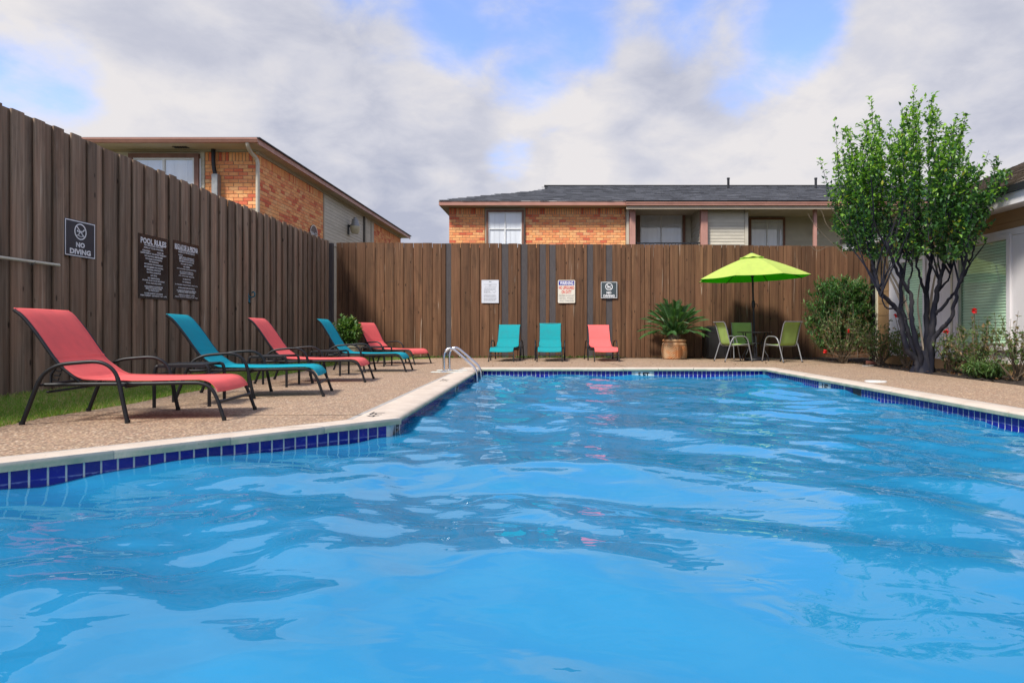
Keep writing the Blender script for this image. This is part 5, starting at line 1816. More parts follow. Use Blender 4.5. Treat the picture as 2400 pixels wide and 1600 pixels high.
def patio_chair(label, loc, rz):
    """local +x is where the sitter looks"""
    t = thing('patio_chair', label, 'chair', (loc[0], loc[1], 0), rz, 'green sling chairs round the patio table')
    gm = MT['grey_tube']
    for s in (-1, 1):
        arm = bez([(-0.31, s * .25, 0.004), (-0.26, s * .25, 0.15), (-0.20, s * .25, 0.33), (-0.15, s * .25, 0.455), (-0.085, s * .25, 0.52), (0.03, s * .25, 0.535), (0.14, s * .25, 0.525), (0.20, s * .25, 0.47), (0.235, s * .25, 0.35), (0.275, s * .25, 0.16), (0.31, s * .25, 0.004)], 4)
        o = obj('armrest', MB().tube(arm, 0.0125, 8), gm, t, sm=60)
        for q in (arm[0], arm[-1]):
            obj('foot_cap', MB().tube([q + Vector((0, 0, .02)), (q.x, q.y, 0.0)], 0.0155, 8), MT['rubber'], o)
        br = bez([(0.24, s * .225, 0.345), (0.22, s * .225, 0.365), (0.05, s * .225, 0.352), (-0.12, s * .225, 0.345), (-0.165, s * .225, 0.362), (-0.185, s * .225, 0.41), (-0.225, s * .225, 0.56), (-0.275, s * .225, 0.74), (-0.30, s * .225, 0.80), (-0.335, s * .225, 0.838)], 4)
        obj('side_frame', MB().tube(br, 0.012, 8), gm, t, sm=60)
    for x, z in ((0.235, 0.335), (-0.12, 0.335), (-0.332, 0.834)):
        obj('crossbar', MB().tube([(x, -.235, z), (x, .235, z)], 0.0105, 8), gm, t, sm=50)
    pf = bez([(0.243, 0, 0.350), (0.215, 0, 0.374), (0.05, 0, 0.360), (-0.10, 0, 0.354), (-0.155, 0, 0.372), (-0.178, 0, 0.42), (-0.215, 0, 0.56), (-0.265, 0, 0.74), (-0.29, 0, 0.80), (-0.325, 0, 0.842)], 5)
    ny = 9
    Vt = [(p.x, (k / (ny - 1) * 2 - 1) * 0.222, p.z - 0.012 * (1 - (k / (ny - 1) * 2 - 1) ** 2) * (p.x > -0.12)) for p in pf for k in range(ny)]
    Ft = [(i * ny + k, i * ny + k + 1, (i + 1) * ny + k + 1, (i + 1) * ny + k) for i in range(len(pf) - 1) for k in range(ny - 1)]
    me_ = bpy.data.meshes.new('sling')
    me_.from_pydata(Vt, [], Ft)
    sl = link('sling', me_, MT['green_sling'], t, sm=80)
    m_ = sl.modifiers.new('cloth_thickness', 'SOLIDIFY')
    m_.thickness = 0.004
    m_.offset = 0
    return t


c0 = patio_chair('green patio chair in front of the black trash can', (3.74, 13.62), R(12))
dup(c0, (4.68, 13.33, 0), R(114), 'green patio chair with its back to the pool, next to the shrubbery')
dup(c0, (4.32, 14.86, 0), R(-98), 'green patio chair behind the round table, facing the pool')

# trash can
tc_ = thing('trash_can', 'tall black plastic trash can against the plank fence behind a green chair', 'trash can', (3.735, 15.15, 0))


def octo(hw, z, ch_=0.06):
    return [(-hw + ch_, -hw, z), (hw - ch_, -hw, z), (hw, -hw + ch_, z), (hw, hw - ch_, z), (hw - ch_, hw, z), (-hw + ch_, hw, z), (-hw, hw - ch_, z), (-hw, -hw + ch_, z)]


obj('body', MB().loft([octo(0.245, 0.0), octo(0.255, 0.03), octo(0.268, 0.62)], True, True, True), MT['bin_black'], tc_)
obj('rim', MB().loft([octo(0.276, 0.605), octo(0.276, 0.645)], True, True, True), MT['bin_black'], tc_)
hood = obj('hood', MB().loft([octo(0.27, 0.645), octo(0.262, 0.70), octo(0.235, 0.745, 0.08), octo(0.15, 0.77, 0.08)], True, True, True), MT['bin_black'], tc_)
obj('opening', MB().box(-0.15, 0.15, -0.275, -0.262, 0.655, 0.715), MT['ink'], hood)
for s in (-1, 1):
    obj('rib', MB().box(s * 0.20 - 0.012, s * 0.20 + 0.012, -0.272, -0.25, 0.03, 0.605), MT['bin_black'], tc_)
obj('front_panel', MB().bevbox(-0.16, 0.16, -0.266, -0.245, 0.10, 0.56, 0.004), MT['bin_black'], tc_)

# ================================================================== SAGO PALM IN ITS POT
PX, PY = (1580.5 - PU) / FPX * 14.78, 14.78
pot = thing('terracotta_pot', 'weathered terracotta pot with a basket weave relief under the sago palm', 'pot', (PX, PY, 0.0))
SEG, ROW = 168, 52
rings = []
for i in range(ROW + 1):
    z = 0.0 + 0.37 * i / ROW
    f = i / ROW
    r0 = 0.262 + 0.018 * math.sin(math.pi * min(1, f * 1.05)) - (0.03 * max(0, (f - 0.88) / 0.12) ** 2) - 0.012 * max(0, (0.06 - f) / 0.06)
    row = []
    for k in range(SEG):
        a = 2 * math.pi * k / SEG
        rel = 0.0
        if 0.05 < f < 0.84:
            # herringbone weave: columns of slanted straps leaning alternately
            c_ = a / (2 * math.pi) * 12
            ci = int(math.floor(c_))
            fx = c_ - ci
            sl_z = z / 0.05 + (fx if ci % 2 else -fx) * 2.4
            fz = sl_z - math.floor(sl_z)
            rel = 0.020 * (1 - (abs(fz - 0.5) * 2) ** 3) * (1 - (abs(fx - 0.5) * 2) ** 6) - 0.006
        row.append(((r0 + rel) * math.cos(a), (r0 + rel) * math.sin(a), z))
    rings.append(row)
obj('woven_body', MB().loft(rings, True, True, False), MT['terracotta_weathered'], pot, sm=50)
obj('shoulder_band', MB().lathe([(0.272, 0.315), (0.279, 0.33), (0.272, 0.36), (0.245, 0.385), (0.235, 0.395)], 48), MT['terracotta'], pot, sm=50)
obj('rim', MB().lathe([(0.235, 0.392), (0.262, 0.398), (0.272, 0.415), (0.270, 0.44), (0.258, 0.452), (0.235, 0.455), (0.225, 0.43), (0.225, 0.36)], 48), MT['terracotta_weathered'], pot, sm=50)
obj('potting_soil', MB().lathe([(0.226, 0.405), (0.1, 0.42), (0.0, 0.425)], 24), MT['soil'], pot)

palm = thing('sago_palm', 'sago palm with a rosette of stiff dark fronds in the woven terracotta pot', 'palm', (PX, PY, 0.41))
tk = MB()
rp = random.Random(11)
tk.lathe([(0.11, 0.0), (0.125, 0.05), (0.12, 0.11), (0.085, 0.16), (0.0, 0.18)], 20)
for k in range(60):
    a = rp.uniform(0, 6.28)
    z = rp.uniform(0.01, 0.14)
    r_ = 0.118
    tk.tube([(r_ * math.cos(a), r_ * math.sin(a), z), ((r_ + 0.035) * math.cos(a), (r_ + 0.035) * math.sin(a), z + 0.03)], [0.016, 0.006], 5)
obj('trunk', tk, MT['palm_trunk'], palm)
NF = 54
for k in range(NF):
    a = k * 2.39996 + rp.uniform(-.15, .15)
    q = (k + 0.5) / NF
    elev = R(86 - 70 * q ** 0.95 + rp.uniform(-4, 4))
    L = 0.66 + 0.20 * (1 - q) * rp.random() + rp.uniform(-.05, .05) + 0.08 * q
    pts = []
    p = Vector((0.03 * math.cos(a), 0.03 * math.sin(a), 0.13))
    e = elev
    n = 14
    for i in range(n + 1):
        pts.append(p.copy())
        p = p + Vector((math.cos(a) * math.cos(e), math.sin(a) * math.cos(e), math.sin(e))) * (L / n)
        e -= R(1.2 + 3.2 * (i / n)) * (0.4 + 0.9 * q)
    mb = MB()
    g0 = rp.uniform(0.8, 1.2)
    cst = (0.06 * g0, 0.15 * g0, 0.04 * g0)
    mb.tube(pts, [0.007 * (1 - 0.7 * i / n) for i in range(n + 1)], 4, col=(0.10, 0.13, 0.05))
    side = Vector((-math.sin(a), math.cos(a), 0))
    nl = 34
    for i in range(nl):
        f = 0.16 + 0.84 * i / (nl - 1)
        s_ = f * n
        i0 = min(int(s_), n - 1)
        base = pts[i0].lerp(pts[i0 + 1], s_ - i0)
        tan = (pts[i0 + 1] - pts[i0]).normalized()
        upv = side.cross(tan).normalized()
        ll = 0.165 * math.sin(math.pi * min(1, 0.16 + 0.80 * (1 - abs(f - 0.5) * 1.15))) * rp.uniform(0.9, 1.1)
        for sg in (-1, 1):
            d = (side * sg * 0.72 + tan * 0.62 + upv * 0.32).normalized()
            w_ = tan * 0.0105
            tip = base + d * ll + upv * (-0.012)
            mid = base + d * ll * 0.55 + upv * 0.004
            kk = rp.uniform(0.75, 1.25)
            mb.add([base - w_, base + w_, mid + w_ * 0.9, tip, mid - w_ * 0.9], [(0, 1, 2, 3, 4)], 0, tuple(c * kk for c in cst))
    obj('frond', mb, MT['leaf'], palm)

# ================================================================== PLANTER WITH SHRUB
QX, QY = (819 - PU) / FPX * 12.35, 12.35
pl_ = thing('planter', 'square khaki planter half hidden behind the teal lounger in the fence corner', 'planter', (QX, QY, 0))


def rsq(hw, z, r_=0.05):
    return [(x, y, z) for x, y in round_rect(hw * 2, hw * 2, r_, 4)]


obj('body', MB().loft([rsq(0.165, 0.0), rsq(0.18, 0.02), rsq(0.215, 0.33)], True, True, False), MT['planter'], pl_, sm=40)
obj('rim', MB().loft([rsq(0.215, 0.33), rsq(0.232, 0.335), rsq(0.232, 0.37), rsq(0.21, 0.372), rsq(0.20, 0.33)], True), MT['planter'], pl_, sm=40)
obj('potting_soil', MB().loft([rsq(0.205, 0.335), rsq(0.05, 0.345)], True, False, True), MT['soil'], pl_)


def leaf_quad(mb, p, d, up, L, W, col, fold=0.25):
    """one leaf with a midrib fold: base p, direction d"""
    d = d.normalized()
    s = d.cross(up)
    if s.length < 1e-4:
        s = d.orthogonal()
    s.normalize()
    n = s.cross(d)
    m0 = p + d * L * 0.42
    mb.add([p, m0 + s * W * 0.5 + n * W * fold, p + d * L - n * L * 0.06, m0 - s * W * 0.5 + n * W * fold, m0 - n * 0.0], [(0, 1, 4), (1, 2, 4), (2, 3, 4), (3, 0, 4)], 0, col)


def rvec(r_):
    while True:
        v = Vector((r_.uniform(-1, 1), r_.uniform(-1, 1), r_.uniform(-1, 1)))
        if 0.05 < v.length < 1:
            return v.normalized()


def lerp3(a, b, t):
    return tuple(a[i] + (b[i] - a[i]) * t for i in range(3))


def shrub(root, r_, n_stem, height, spread, leaf_L, leaf_W, per, cols, z0=0.0, stem_m=None, first=0.25, up=0.35, stem_r=0.008, droop=0.0, leafm='leaf', bias=(0, 0)):
    """stems fanning out of one base, leaves along their upper part"""
    stem = MB()
    lf = MB()
    tips_ = []
    for k in range(n_stem):
        a = r_.uniform(0, 2 * math.pi)
        rad = spread * math.sqrt(r_.random())
        hh = height * (1 - 0.35 * (rad / spread) ** 2) * r_.uniform(0.72, 1.0)
        b0 = Vector((r_.uniform(-.05, .05), r_.uniform(-.05, .05), z0))
        end = Vector((rad * math.cos(a) + bias[0], rad * math.sin(a) + bias[1], z0 + hh))
        mid = b0.lerp(end, 0.5) + Vector((math.cos(a), math.sin(a), 0)) * spread * 0.12 + Vector((r_.uniform(-.04, .04), r_.uniform(-.04, .04), 0))
        path = bez([b0, mid, end], 6)
        stem.tube(path, [stem_r * (1 - 0.75 * i / (len(path) - 1)) for i in range(len(path))], 5)
        tips_.append(end)
        subs = [path]
        for q in range(3):
            i0 = r_.randint(3, len(path) - 4)
            dv = (rvec(r_) + Vector((0, 0, 0.6))).normalized()
            sp = [path[i0], path[i0] + dv * spread * 0.16, path[i0] + dv * spread * 0.30 + Vector((0, 0, 0.03))]
            stem.tube(sp, [stem_r * 0.5, stem_r * 0.35, stem_r * 0.2], 4)
            subs.append(sp)
        for sp in subs:
            m = per if sp is path else per // 3
            for q in range(m):
                f = first + (1 - first) * r_.random() if sp is path else r_.random()
                s_ = f * (len(sp) - 1)
                i0 = min(int(s_), len(sp) - 2)
                p = sp[i0].lerp(sp[i0 + 1], s_ - i0)
                d = rvec(r_) + Vector((0, 0, up))
                c = lerp3(cols[0], cols[1], r_.random())
                if r_.random() < 0.12:
                    c = cols[2]
                leaf_quad(lf, p, d, Vector((0, 0, 1)), leaf_L * r_.uniform(0.7, 1.2), leaf_W * r_.uniform(0.8, 1.2), c)
    obj('stems', stem, stem_m or MT['twig'], root)['kind'] = 'stuff'
    lo_ = obj('foliage', lf, MT[leafm], root)
    lo_['kind'] = 'stuff'
    return tips_


rs = random.Random(31)
sh = thing('shrub', 'bushy green shrub with broad glossy leaves growing in the khaki planter', 'shrub', (QX, QY, 0.335))
shrub(sh, rs, 30, 0.64, 0.29, 0.105, 0.055, 42, ((0.05, 0.12, 0.025), (0.13, 0.24, 0.06), (0.24, 0.32, 0.11)), 0, first=0.2, up=0.25, bias=(-0.10, 0.06))


# ================================================================== THE TREE
def at(u, v, Y):
    return Vector(((u - PU) / FPX * Y, Y, CAMH + (PV - v) / FPX * Y))


T0 = Vector(((2165 - PU) / FPX * 10.05, 10.05, 0.0))
tree = thing('tree', 'multi stemmed tree with dark slate trunks and glossy green crown beside the clubhouse windows', 'tree', T0)
rt_ = random.Random(77)


def tp(x, y, dY=0.0):
    """point from the close-up of the tree (its pixels) at a depth offset"""
    return at(2000 + x / 3.015, 380 + y / 3.015, 10.0 + dY)


STEMS = [
    ([(460, 1480, 0), (450, 1400, 0), (385, 1330, -.02), (352, 1200, -.05), (335, 1100, -.05), (290, 1020, -.1), (215, 950, -.15), (175, 880, -.2), (150, 780, -.2), (130, 690, -.25), (110, 590, -.25)], 0.068),
    ([(470, 1480, .05), (455, 1390, .05), (415, 1280, .1), (375, 1150, .15), (340, 1020, .2), (335, 900, .25), (340, 780, .3), (300, 660, .3), (270, 540, .35)], 0.062),
    ([(480, 1480, .02), (470, 1370, -.05), (430, 1230, -.1), (410, 1080, -.12), (405, 940, -.12), (370, 880, -.15), (320, 790, -.2), (270, 690, -.3), (235, 560, -.35)], 0.060),
    ([(500, 1480, .1), (520, 1330, .1), (518, 1150, .12), (515, 1000, .15), (522, 860, .2), (548, 720, .25), (560, 600, .25), (565, 440, .3)], 0.070),
    ([(545, 1480, 0), (548, 1330, -.02), (555, 1200, -.05), (572, 1050, -.05), (590, 930, -.05), (615, 820, -.1), (640, 700, -.15), (650, 560, -.2)], 0.078),
    ([(550, 1480, -.05), (556, 1300, -.1), (590, 1215, -.15), (640, 1160, -.25), (690, 1100, -.35), (720, 980, -.45), (750, 850, -.55), (790, 720, -.6), (815, 600, -.65)], 0.056),
    ([(575, 1080, -.05), (625, 1030, -.15), (690, 955, -.25), (745, 880, -.35), (800, 770, -.45), (835, 660, -.5), (860, 560, -.55)], 0.036),
    ([(405, 950, -.12), (385, 870, -.05), (410, 800, .05), (415, 720, .1), (410, 620, .15)], 0.026),
    ([(340, 1000, .2), (370, 980, .1), (385, 930, .1)], 0.016),
    ([(515, 960, .15), (480, 850, .05), (450, 740, 0), (430, 640, -.05)], 0.036),
    ([(590, 930, -.05), (655, 850, -.1), (685, 790, -.15), (680, 700, -.2)], 0.026),
    ([(300, 1030, -.1), (240, 1030, -.2), (200, 960, -.25), (165, 900, -.25)], 0.022),
    ([(345, 1110, -.05), (400, 1105, -.08), (420, 1100, -.1)], 0.018),
]
ends = []
for pts, r0 in STEMS:
    P_ = bez([tp(*p) - T0 for p in pts], 5)
    n = len(P_)
    mb = MB()
    P2 = []
    for i, p in enumerate(P_):
        j = 0.012 * (i > 0)
        P2.append(p + Vector((rt_.uniform(-j, j), rt_.uniform(-j, j), 0)))
    rad = [r0 * 0.74 * (1 - 0.62 * i / (n - 1)) * rt_.uniform(0.92, 1.08) for i in range(n)]
    mb.tube(P2, rad, 9)
    obj('trunk' if r0 > 0.05 else 'limb', mb, MT['bark'], tree, sm=70)
    ends.append((P2, rad[-1]))
for pts, r0 in (([(350, 1020, .25), (300, 900, .3), (255, 810, .35), (220, 720, .35), (190, 620, .35)], 0.022), ([(425, 1210, .2), (365, 980, .3), (310, 860, .35), (262, 770, .4), (235, 660, .4)], 0.024), ([(545, 1260, .2), (548, 1010, .25), (566, 860, .3), (600, 710, .3)], 0.026), ([(500, 1330, .25), (475, 1180, .3), (455, 1000, .35), (470, 860, .4)], 0.02)):
    P_ = bez([tp(*p) - T0 for p in pts], 5)
    o = obj('limb', MB().tube(P_, [r0 * (1 - 0.6 * i / len(P_)) for i in range(len(P_))], 7), MT['pale_bark'], tree, sm=70)
    o['label'] = 'pale bare limb behind the dark trunks'
# flared root collar
fl = MB()
rg = []
for i, (z, r_) in enumerate(((-0.05, 0.21), (0.02, 0.175), (0.10, 0.145), (0.22, 0.125), (0.34, 0.10))):
    rg.append([(r_ * (1 + 0.16 * math.sin(3 * a + 0.5) + 0.07 * math.sin(7 * a)) * math.cos(a) * 1.05, r_ * (1 + 0.16 * math.sin(3 * a + 0.5)) * math.sin(a) * 0.85, z) for a in [2 * math.pi * k / 22 for k in range(22)]])
fl.loft(rg, True, False, True)
obj('root_collar', fl, MT['bark'], tree, sm=70)

# crown: upright shoots springing from the limbs, leaves all along them
OUT_T = [(1917, 398), (1938, 420), (1953, 300), (1985, 262), (2010, 300), (2042, 232), (2070, 285), (2095, 258), (2120, 228), (2140, 212), (2165, 236), (2187, 222), (2215, 258), (2250, 268), (2272, 322), (2315, 372), (2342, 362), (2365, 400), (2376, 402)]
OUT_B = [(1917, 430), (1945, 560), (1975, 590), (2010, 610), (2040, 605), (2080, 600), (2105, 612), (2140, 608), (2170, 600), (2200, 606), (2235, 618), (2280, 600), (2305, 565), (2330, 520), (2352, 470), (2368, 430), (2376, 415)]


def interp(T, u):
    for (a, b), (c, d) in zip(T[:-1], T[1:]):
        if a <= u <= c:
            return b + (d - b) * (u - a) / (c - a)
    return T[0][1] if u < T[0][0] else T[-1][1]


lf = MB()
tw = MB()
Lx = Vector((0.869, -0.495, 0))      # across the line of sight


def ok(p):
    w_ = p + T0
    if w_.x > 6.52:
        return False
    if w_.x > 6.02 and 2.2 < w_.z < 2.75 + 0.42 * (w_.x - 6.1):
        return False
    return True


def leaf_cluster(p, d, n, sc=1.0):
    for q in range(n):
        dd = (rvec(rt_) * 0.9 + d * 0.5 + Vector((0, 0, 0.1)))
        pp = p + rvec(rt_) * 0.03
        if not ok(pp):
            continue
        lit_tone_pick = rt_.random()
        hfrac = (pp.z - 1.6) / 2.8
        if lit_tone_pick < 0.08 + 1.1 * max(0, hfrac - 0.25):  # more bright greens higher up: sunlit crown top painted into leaf colour
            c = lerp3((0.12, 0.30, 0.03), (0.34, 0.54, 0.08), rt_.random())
        elif lit_tone_pick > 0.985:
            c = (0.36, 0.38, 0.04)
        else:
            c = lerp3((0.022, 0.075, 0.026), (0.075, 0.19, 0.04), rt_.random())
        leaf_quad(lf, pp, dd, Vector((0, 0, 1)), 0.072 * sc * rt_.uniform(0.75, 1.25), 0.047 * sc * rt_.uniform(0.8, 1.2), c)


nshoot = 0
tries = 0
while nshoot < 285 and tries < 6000:
    tries += 1
    u = 1945 + (2372 - 1945) * rt_.random()
    vt, vb = interp(OUT_T, u), interp(OUT_B, u)
    # depth offset inside an ellipsoid round the crown axis
    uc = (u - 2155) / 225
    half = (1.05 if uc < 0.2 else 0.75) * math.sqrt(max(0.05, 1 - uc * uc))
    dep = rt_.uniform(-1, 1) * half
    Ymid = 10.05 - (0.5 if uc < 0 else 1.35) * uc
    f1 = rt_.random() ** 0.55
    v_top = vb + (vt - vb) * f1 * rt_.uniform(0.90, 1.0)
    if abs(dep) > half * 0.75:
        v_top = vb + (vt - vb) * f1 * 0.8
    v_bot = min(vb - 4, v_top + rt_.uniform(60, 170))
    Ya = Ymid + dep
    top = at(u, v_top, Ya) - T0
    ub = u + (2155 - u) * rt_.uniform(0.06, 0.22)
    bot = at(ub, v_bot, Ymid + dep * 0.85) - T0
    if not ok(top) or not ok(bot):
        continue
    nshoot += 1
    mid = top.lerp(bot, 0.5) + rvec(rt_) * 0.05
    path = bez([bot, mid, top], 5)
    tw.tube(path, [0.0065 * (1 - 0.7 * i / (len(path) - 1)) for i in range(len(path))], 4)
    L = (top - bot).length
    nseg = int(L / 0.055) + 2
    for q in range(nseg):
        s_ = q / nseg * (len(path) - 1)
        i0 = min(int(s_), len(path) - 2)
        p = path[i0].lerp(path[i0 + 1], s_ - i0)
        d = (path[i0 + 1] - path[i0]).normalized()
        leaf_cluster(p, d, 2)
        if rt_.random() < 0.30:
            off = (rvec(rt_) + Vector((0, 0, 0.5))).normalized() * rt_.uniform(0.07, 0.18)
            tw.tube([p, p + off], [0.003, 0.0015], 3)
            for w_ in (0.45, 0.75, 1.0):
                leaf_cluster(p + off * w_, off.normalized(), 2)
# a few wispy shoots that stand clear of the outline
for u0, v0, u1, v1 in ((1948, 470, 1921, 372), (2045, 300, 2042, 230), (2140, 270, 2143, 205), (2186, 290, 2188, 222), (2290, 420, 2318, 352), (2330, 470, 2374, 390), (2245, 330, 2262, 268), (1965, 420, 1957, 285)):
    a, b = at(u0, v0, 9.8) - T0, at(u1, v1, 9.7) - T0
    path = bez([a, a.lerp(b, .5) + rvec(rt_) * 0.03, b], 5)
    tw.tube(path, [0.006 * (1 - 0.7 * i / (len(path) - 1)) for i in range(len(path))], 4)
    for i in range(len(path)):
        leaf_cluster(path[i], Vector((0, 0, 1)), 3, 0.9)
# limbs run up into the crown
for P2, r_ in ends:
    if len(P2) < 12:
        continue
    for q in range(5):
        i0 = rt_.randint(len(P2) * 2 // 3, len(P2) - 1)
        p = P2[i0]
        d = (rvec(rt_) * 0.55 + Vector((0, 0, 1))).normalized()
        e = p + d * rt_.uniform(0.5, 1.2)
        if ok(e):
            tw.tube(bez([p, p.lerp(e, .5) + rvec(rt_) * 0.05, e], 4), [0.016 * (1 - 0.07 * i) for i in range(9)], 5)
obj('twigs', tw, MT['bark'], tree, kind='stuff')
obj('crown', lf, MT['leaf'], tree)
# bare dead branchlets poking out on the pool side
db = MB()
for pts in ([(1972, 588), (1935, 555), (1905, 520), (1893, 500)], [(1975, 560), (1940, 530), (1928, 500), (1922, 492)], [(1990, 545), (1958, 500), (1940, 480)], [(1985, 605), (1960, 580), (1940, 578), (1915, 588), (1900, 575)]):
    db.tube(bez([at(u, v, 10.0) - T0 for u, v in pts], 4), 0.0045, 5)
obj('dead_twig', db, MT['twig'], tree, kind='stuff')

# ================================================================== SHRUBS AND ROSES
ol = thing('shrub', 'tall dense shrub of narrow willowy leaves in the corner by the downspout', 'shrub', (5.95, 13.35, 0))
ro = random.Random(101)
ls, st2 = MB(), MB()
for k in range(520):
    a = ro.uniform(0, 2 * math.pi)
    z = 0.3 + 1.42 * ro.random() ** 0.75
    lump = 1 + 0.22 * math.sin(3 * a + 1.3 * z) * math.sin(2.3 * z + a)
    rmax = 0.70 * math.sqrt(max(0.02, 1 - ((z - 0.95) / 1.02) ** 2)) * lump + 0.04
    rad = rmax * math.sqrt(ro.uniform(0.15, 1))
    p = Vector((rad * math.cos(a), rad * math.sin(a) * 0.8, z + ro.uniform(-.05, .1)))
    d = (Vector((math.cos(a), math.sin(a), 0)) * 0.65 + Vector((0, 0, 0.8)) + rvec(ro) * 0.4).normalized()
    L = ro.uniform(0.2, 0.36)
    base = p - d * L
    st2.tube([base, p], [0.006, 0.003], 4)
    tone = ro.random()
    for q in range(16):
        pp = base.lerp(p, 0.1 + 0.9 * q / 15)
        dd = (rvec(ro) * 0.9 + d * 0.75 + Vector((0, 0, -0.02)))
        c = lerp3((0.022, 0.075, 0.028), (0.10, 0.22, 0.07), min(1, tone * 0.6 + 0.5 * ro.random()))
        if q > 12 and tone > 0.6:
            c = (0.19, 0.32, 0.11)
        leaf_quad(ls, pp, dd, Vector((0, 0, 1)), ro.uniform(0.085, 0.14), 0.029, c, 0.12)
for k in range(9):
    a = ro.uniform(0, 6.28)
    st2.tube(bez([(ro.uniform(-.08, .08), ro.uniform(-.08, .08), 0), (0.2 * math.cos(a), 0.2 * math.sin(a), 0.5), (0.4 * math.cos(a), 0.35 * math.sin(a), 1.2)], 5), 0.014, 5)
obj('stems', st2, MT['twig'], ol, kind='stuff')
obj('foliage', ls, MT['leaf_soft'], ol, kind='stuff')


def bloom(root, p, r_, size=0.04):
    mb = MB()
    for k in range(14):
        d = (rvec(r_) + Vector((0, 0, 0.35))).normalized()
        leaf_quad(mb, Vector(p), d, Vector((0, 0, 1)), size * r_.uniform(0.8, 1.15), size * 0.95, lerp3((0.55, 0.012, 0.02), (0.75, 0.03, 0.03), r_.random()), 0.35)
    obj('rose_bloom', mb, MT['petal'], root)


RC = ((0.06, 0.11, 0.045), (0.17, 0.23, 0.09), (0.30, 0.20, 0.11))
ROSES = [
    # x, y, stems, height, spread, label, blooms in photo pixels, leafiness
    (5.70, 12.75, 34, 1.30, 0.56, 'straggly rose bush with one red bloom under the willowy shrub', [(1989, 776)], 16),
    (6.05, 11.95, 28, 0.95, 0.45, 'low thorny rose bush between the willowy shrub and the ochre pier', [(1933, 824)], 13),
    (6.22, 11.35, 15, 0.95, 0.30, 'thin rose bush with a red bloom in front of the first clubhouse window', [(2098, 740)], 12),
    (6.02, 9.75, 26, 0.72, 0.38, 'rose bush with one low red bloom right beside the slate trunks', [(2218, 777)], 9),
    (6.08, 9.20, 30, 0.98, 0.46, 'broad leggy rose bush with a red bloom before the sage window', [(2283, 728)], 10),
    (6.00, 8.35, 24, 1.02, 0.44, 'rose bush with bare canes at the far edge of the sage window', [], 10),
]
for x, y, ns, h, sp, lb_, bl, per in ROSES:
    rr3 = random.Random(int(x * 1000 + y * 77))
    t = thing('rose_bush', lb_, 'rose bush', (x, y, 0.01), 0, 'rose bushes in the mulch bed')
    tips_ = shrub(t, rr3, ns, h, sp, 0.068, 0.040, per, RC, 0, first=0.36, up=0.2, stem_r=0.0075, leafm='leaf_soft')
    for u, v in bl:
        p = at(u, v, y - 0.15) - t.location
        stm = MB().tube(bez([Vector((rr3.uniform(-.05, .05), 0.05, 0.25)), Vector((p.x * 0.6, p.y * .4, p.z * 0.65)), p], 5), 0.005, 5)
        obj('flower_stem', stm, MT['twig'], t)
        bloom(t, p, rr3, 0.05)
fern = thing('fern', 'low bright fern spreading over the mulch near the deck edge', 'fern', (5.88, 8.72, 0.01))
shrub(fern, random.Random(8), 40, 0.24, 0.36, 0.075, 0.02, 26, ((0.06, 0.13, 0.04), (0.15, 0.24, 0.08), (0.2, 0.3, 0.1)), 0, first=0.1, up=0.1, stem_r=0.004, leafm='leaf_soft')
# loose clay edging and a pale flat stone by the bed
eb = thing('edging_brick', 'broken red edging brick lying on the mulch beneath the rose bush', 'brick', (5.98, 12.1, 0.02), R(-20))
obj('brick_body', MB().bevbox(-0.13, 0.13, -0.045, 0.045, 0, 0.06, 0.006), mat('red_edging', (0.20, 0.075, 0.05), rough=0.85, bump=0.4), eb)
fs = thing('flat_stone', 'thin pale flat stone lying where deck meets mulch', 'stone', (5.72, 11.75, 0.0), R(30))
obj('stone_body', MB().loft([[(0.15 * math.cos(a) * (1 + .2 * math.sin(3 * a)), 0.05 * math.sin(a), z) for a in [2 * math.pi * k / 14 for k in range(14)]] for z in (0.0, 0.018)], True, False, True), MT['concrete'], fs)

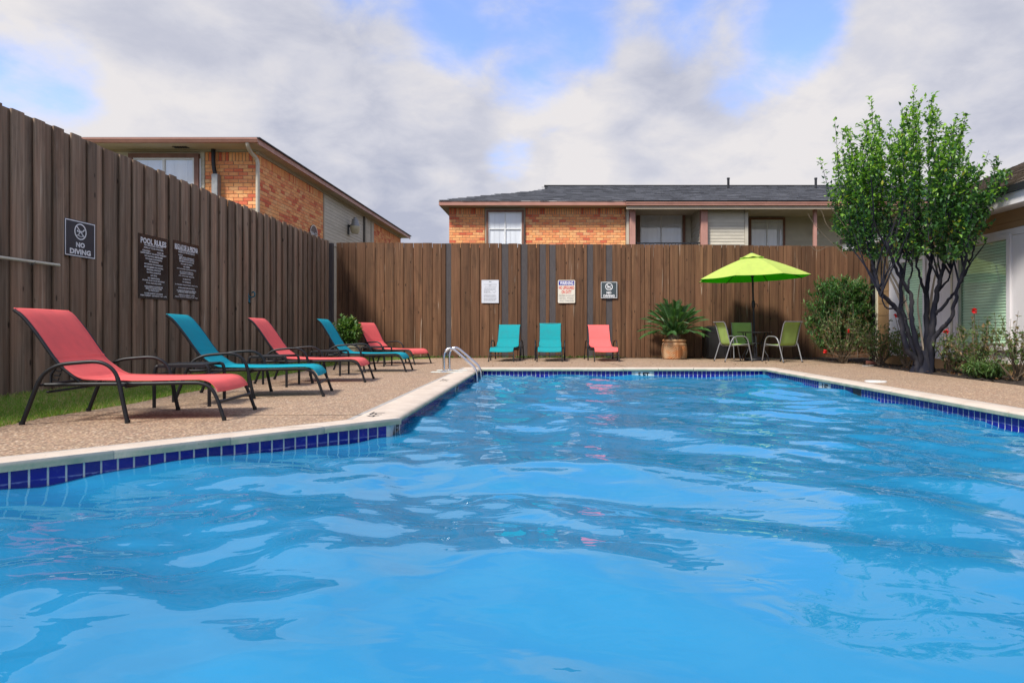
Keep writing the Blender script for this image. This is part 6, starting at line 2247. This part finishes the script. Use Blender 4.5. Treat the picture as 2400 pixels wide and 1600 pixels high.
# ================================================================== GRASS, WEEDS, LITTER
gr_ = np.random.default_rng(3)
lawn_poly = LAWN_EDGE + [(-3.0, 15.45), (-5.42, 15.45), (-5.42, 2.2)]
gv, gf, gc = [], [], []
cnt = 0
while cnt < 80000:
    x, y = gr_.uniform(-5.42, -2.9), gr_.uniform(2.4, 15.4)
    # thin out with distance
    if gr_.random() > min(1, 6.5 / y) ** 1.3:
        continue
    if not inside(x - 0.02 * (y < 10), y, lawn_poly):
        continue
    cnt += 1
    hgt = gr_.uniform(0.018, 0.05) * (1.4 if x < -5.3 else 1)
    a = gr_.uniform(0, 6.283)
    w = gr_.uniform(0.0022, 0.0045) * (1 + y / 12)
    ln = gr_.uniform(0.2, 1.1) * hgt
    b = gr_.uniform(0, 6.283)
    o = len(gv)
    gv += [(x - w * math.cos(a), y - w * math.sin(a), -0.012), (x + w * math.cos(a), y + w * math.sin(a), -0.012), (x + ln * math.cos(b), y + ln * math.sin(b), -0.012 + hgt)]
    gf.append((o, o + 1, o + 2))
    k = gr_.random()
    patch = 0.5 + 0.5 * math.sin(x * 3.1 + 1.3 * math.sin(y * 2.1)) * math.sin(y * 1.7)
    if k < 0.12 + 0.28 * patch:
        c = (0.52, 0.44, 0.20)
    else:
        c = lerp3((0.16, 0.29, 0.045), (0.36, 0.52, 0.11), gr_.random() * (0.6 + 0.4 * patch))
    gc += [c, c, c]
mb = MB()
mb.v, mb.f, mb.m, mb.c = gv, gf, [0] * len(gf), gc
obj('grass', mb, MT['grass'], kind='stuff')

wd = MB()
rw = random.Random(12)
for k in range(420):
    x = rw.choice([rw.uniform(-2.9, 1.6), rw.uniform(-1.0, 1.3), rw.uniform(-5.2, -2.5)])
    y = 15.45 - abs(rw.gauss(0, 0.06))
    n = rw.randint(2, 5)
    for q in range(n):
        leaf_quad(wd, Vector((x, y, 0.0)), rvec(rw) + Vector((0, -0.3, 0.9)), Vector((0, 0, 1)), rw.uniform(0.03, 0.085), rw.uniform(0.012, 0.03), lerp3((0.06, 0.12, 0.03), (0.18, 0.26, 0.09), rw.random()))
obj('weeds', wd, MT['leaf_soft'], kind='stuff')
lt = MB()
for k in range(520):
    sel = rw.random()
    if sel < 0.45:
        x, y = rw.uniform(1.3, 5.2), 15.40 - abs(rw.gauss(0, 0.10))
    elif sel < 0.85:
        y = rw.uniform(7.0, 14.2)
        x = 5.65 + abs(rw.gauss(0, 0.35))
        x = min(x, 6.5)
    else:
        x, y = rw.uniform(-4.0, 5.4), rw.uniform(11.6, 15.2)
        if -1.4 < x < 3.65 and y < 11.5:
            continue
    z = 0.012 + (0.02 if x > 5.5 or y > 15.2 else 0.0)
    d = rvec(rw)
    d.z *= 0.3
    leaf_quad(lt, Vector((x, y, z)), d, Vector((0, 0, 1)), rw.uniform(0.025, 0.055), rw.uniform(0.015, 0.03), rw.choice([(0.20, 0.09, 0.04), (0.30, 0.12, 0.05), (0.16, 0.10, 0.06), (0.32, 0.22, 0.12), (0.10, 0.06, 0.035)]))
obj('fallen_leaves', lt, MT['leaf_soft'], kind='stuff')
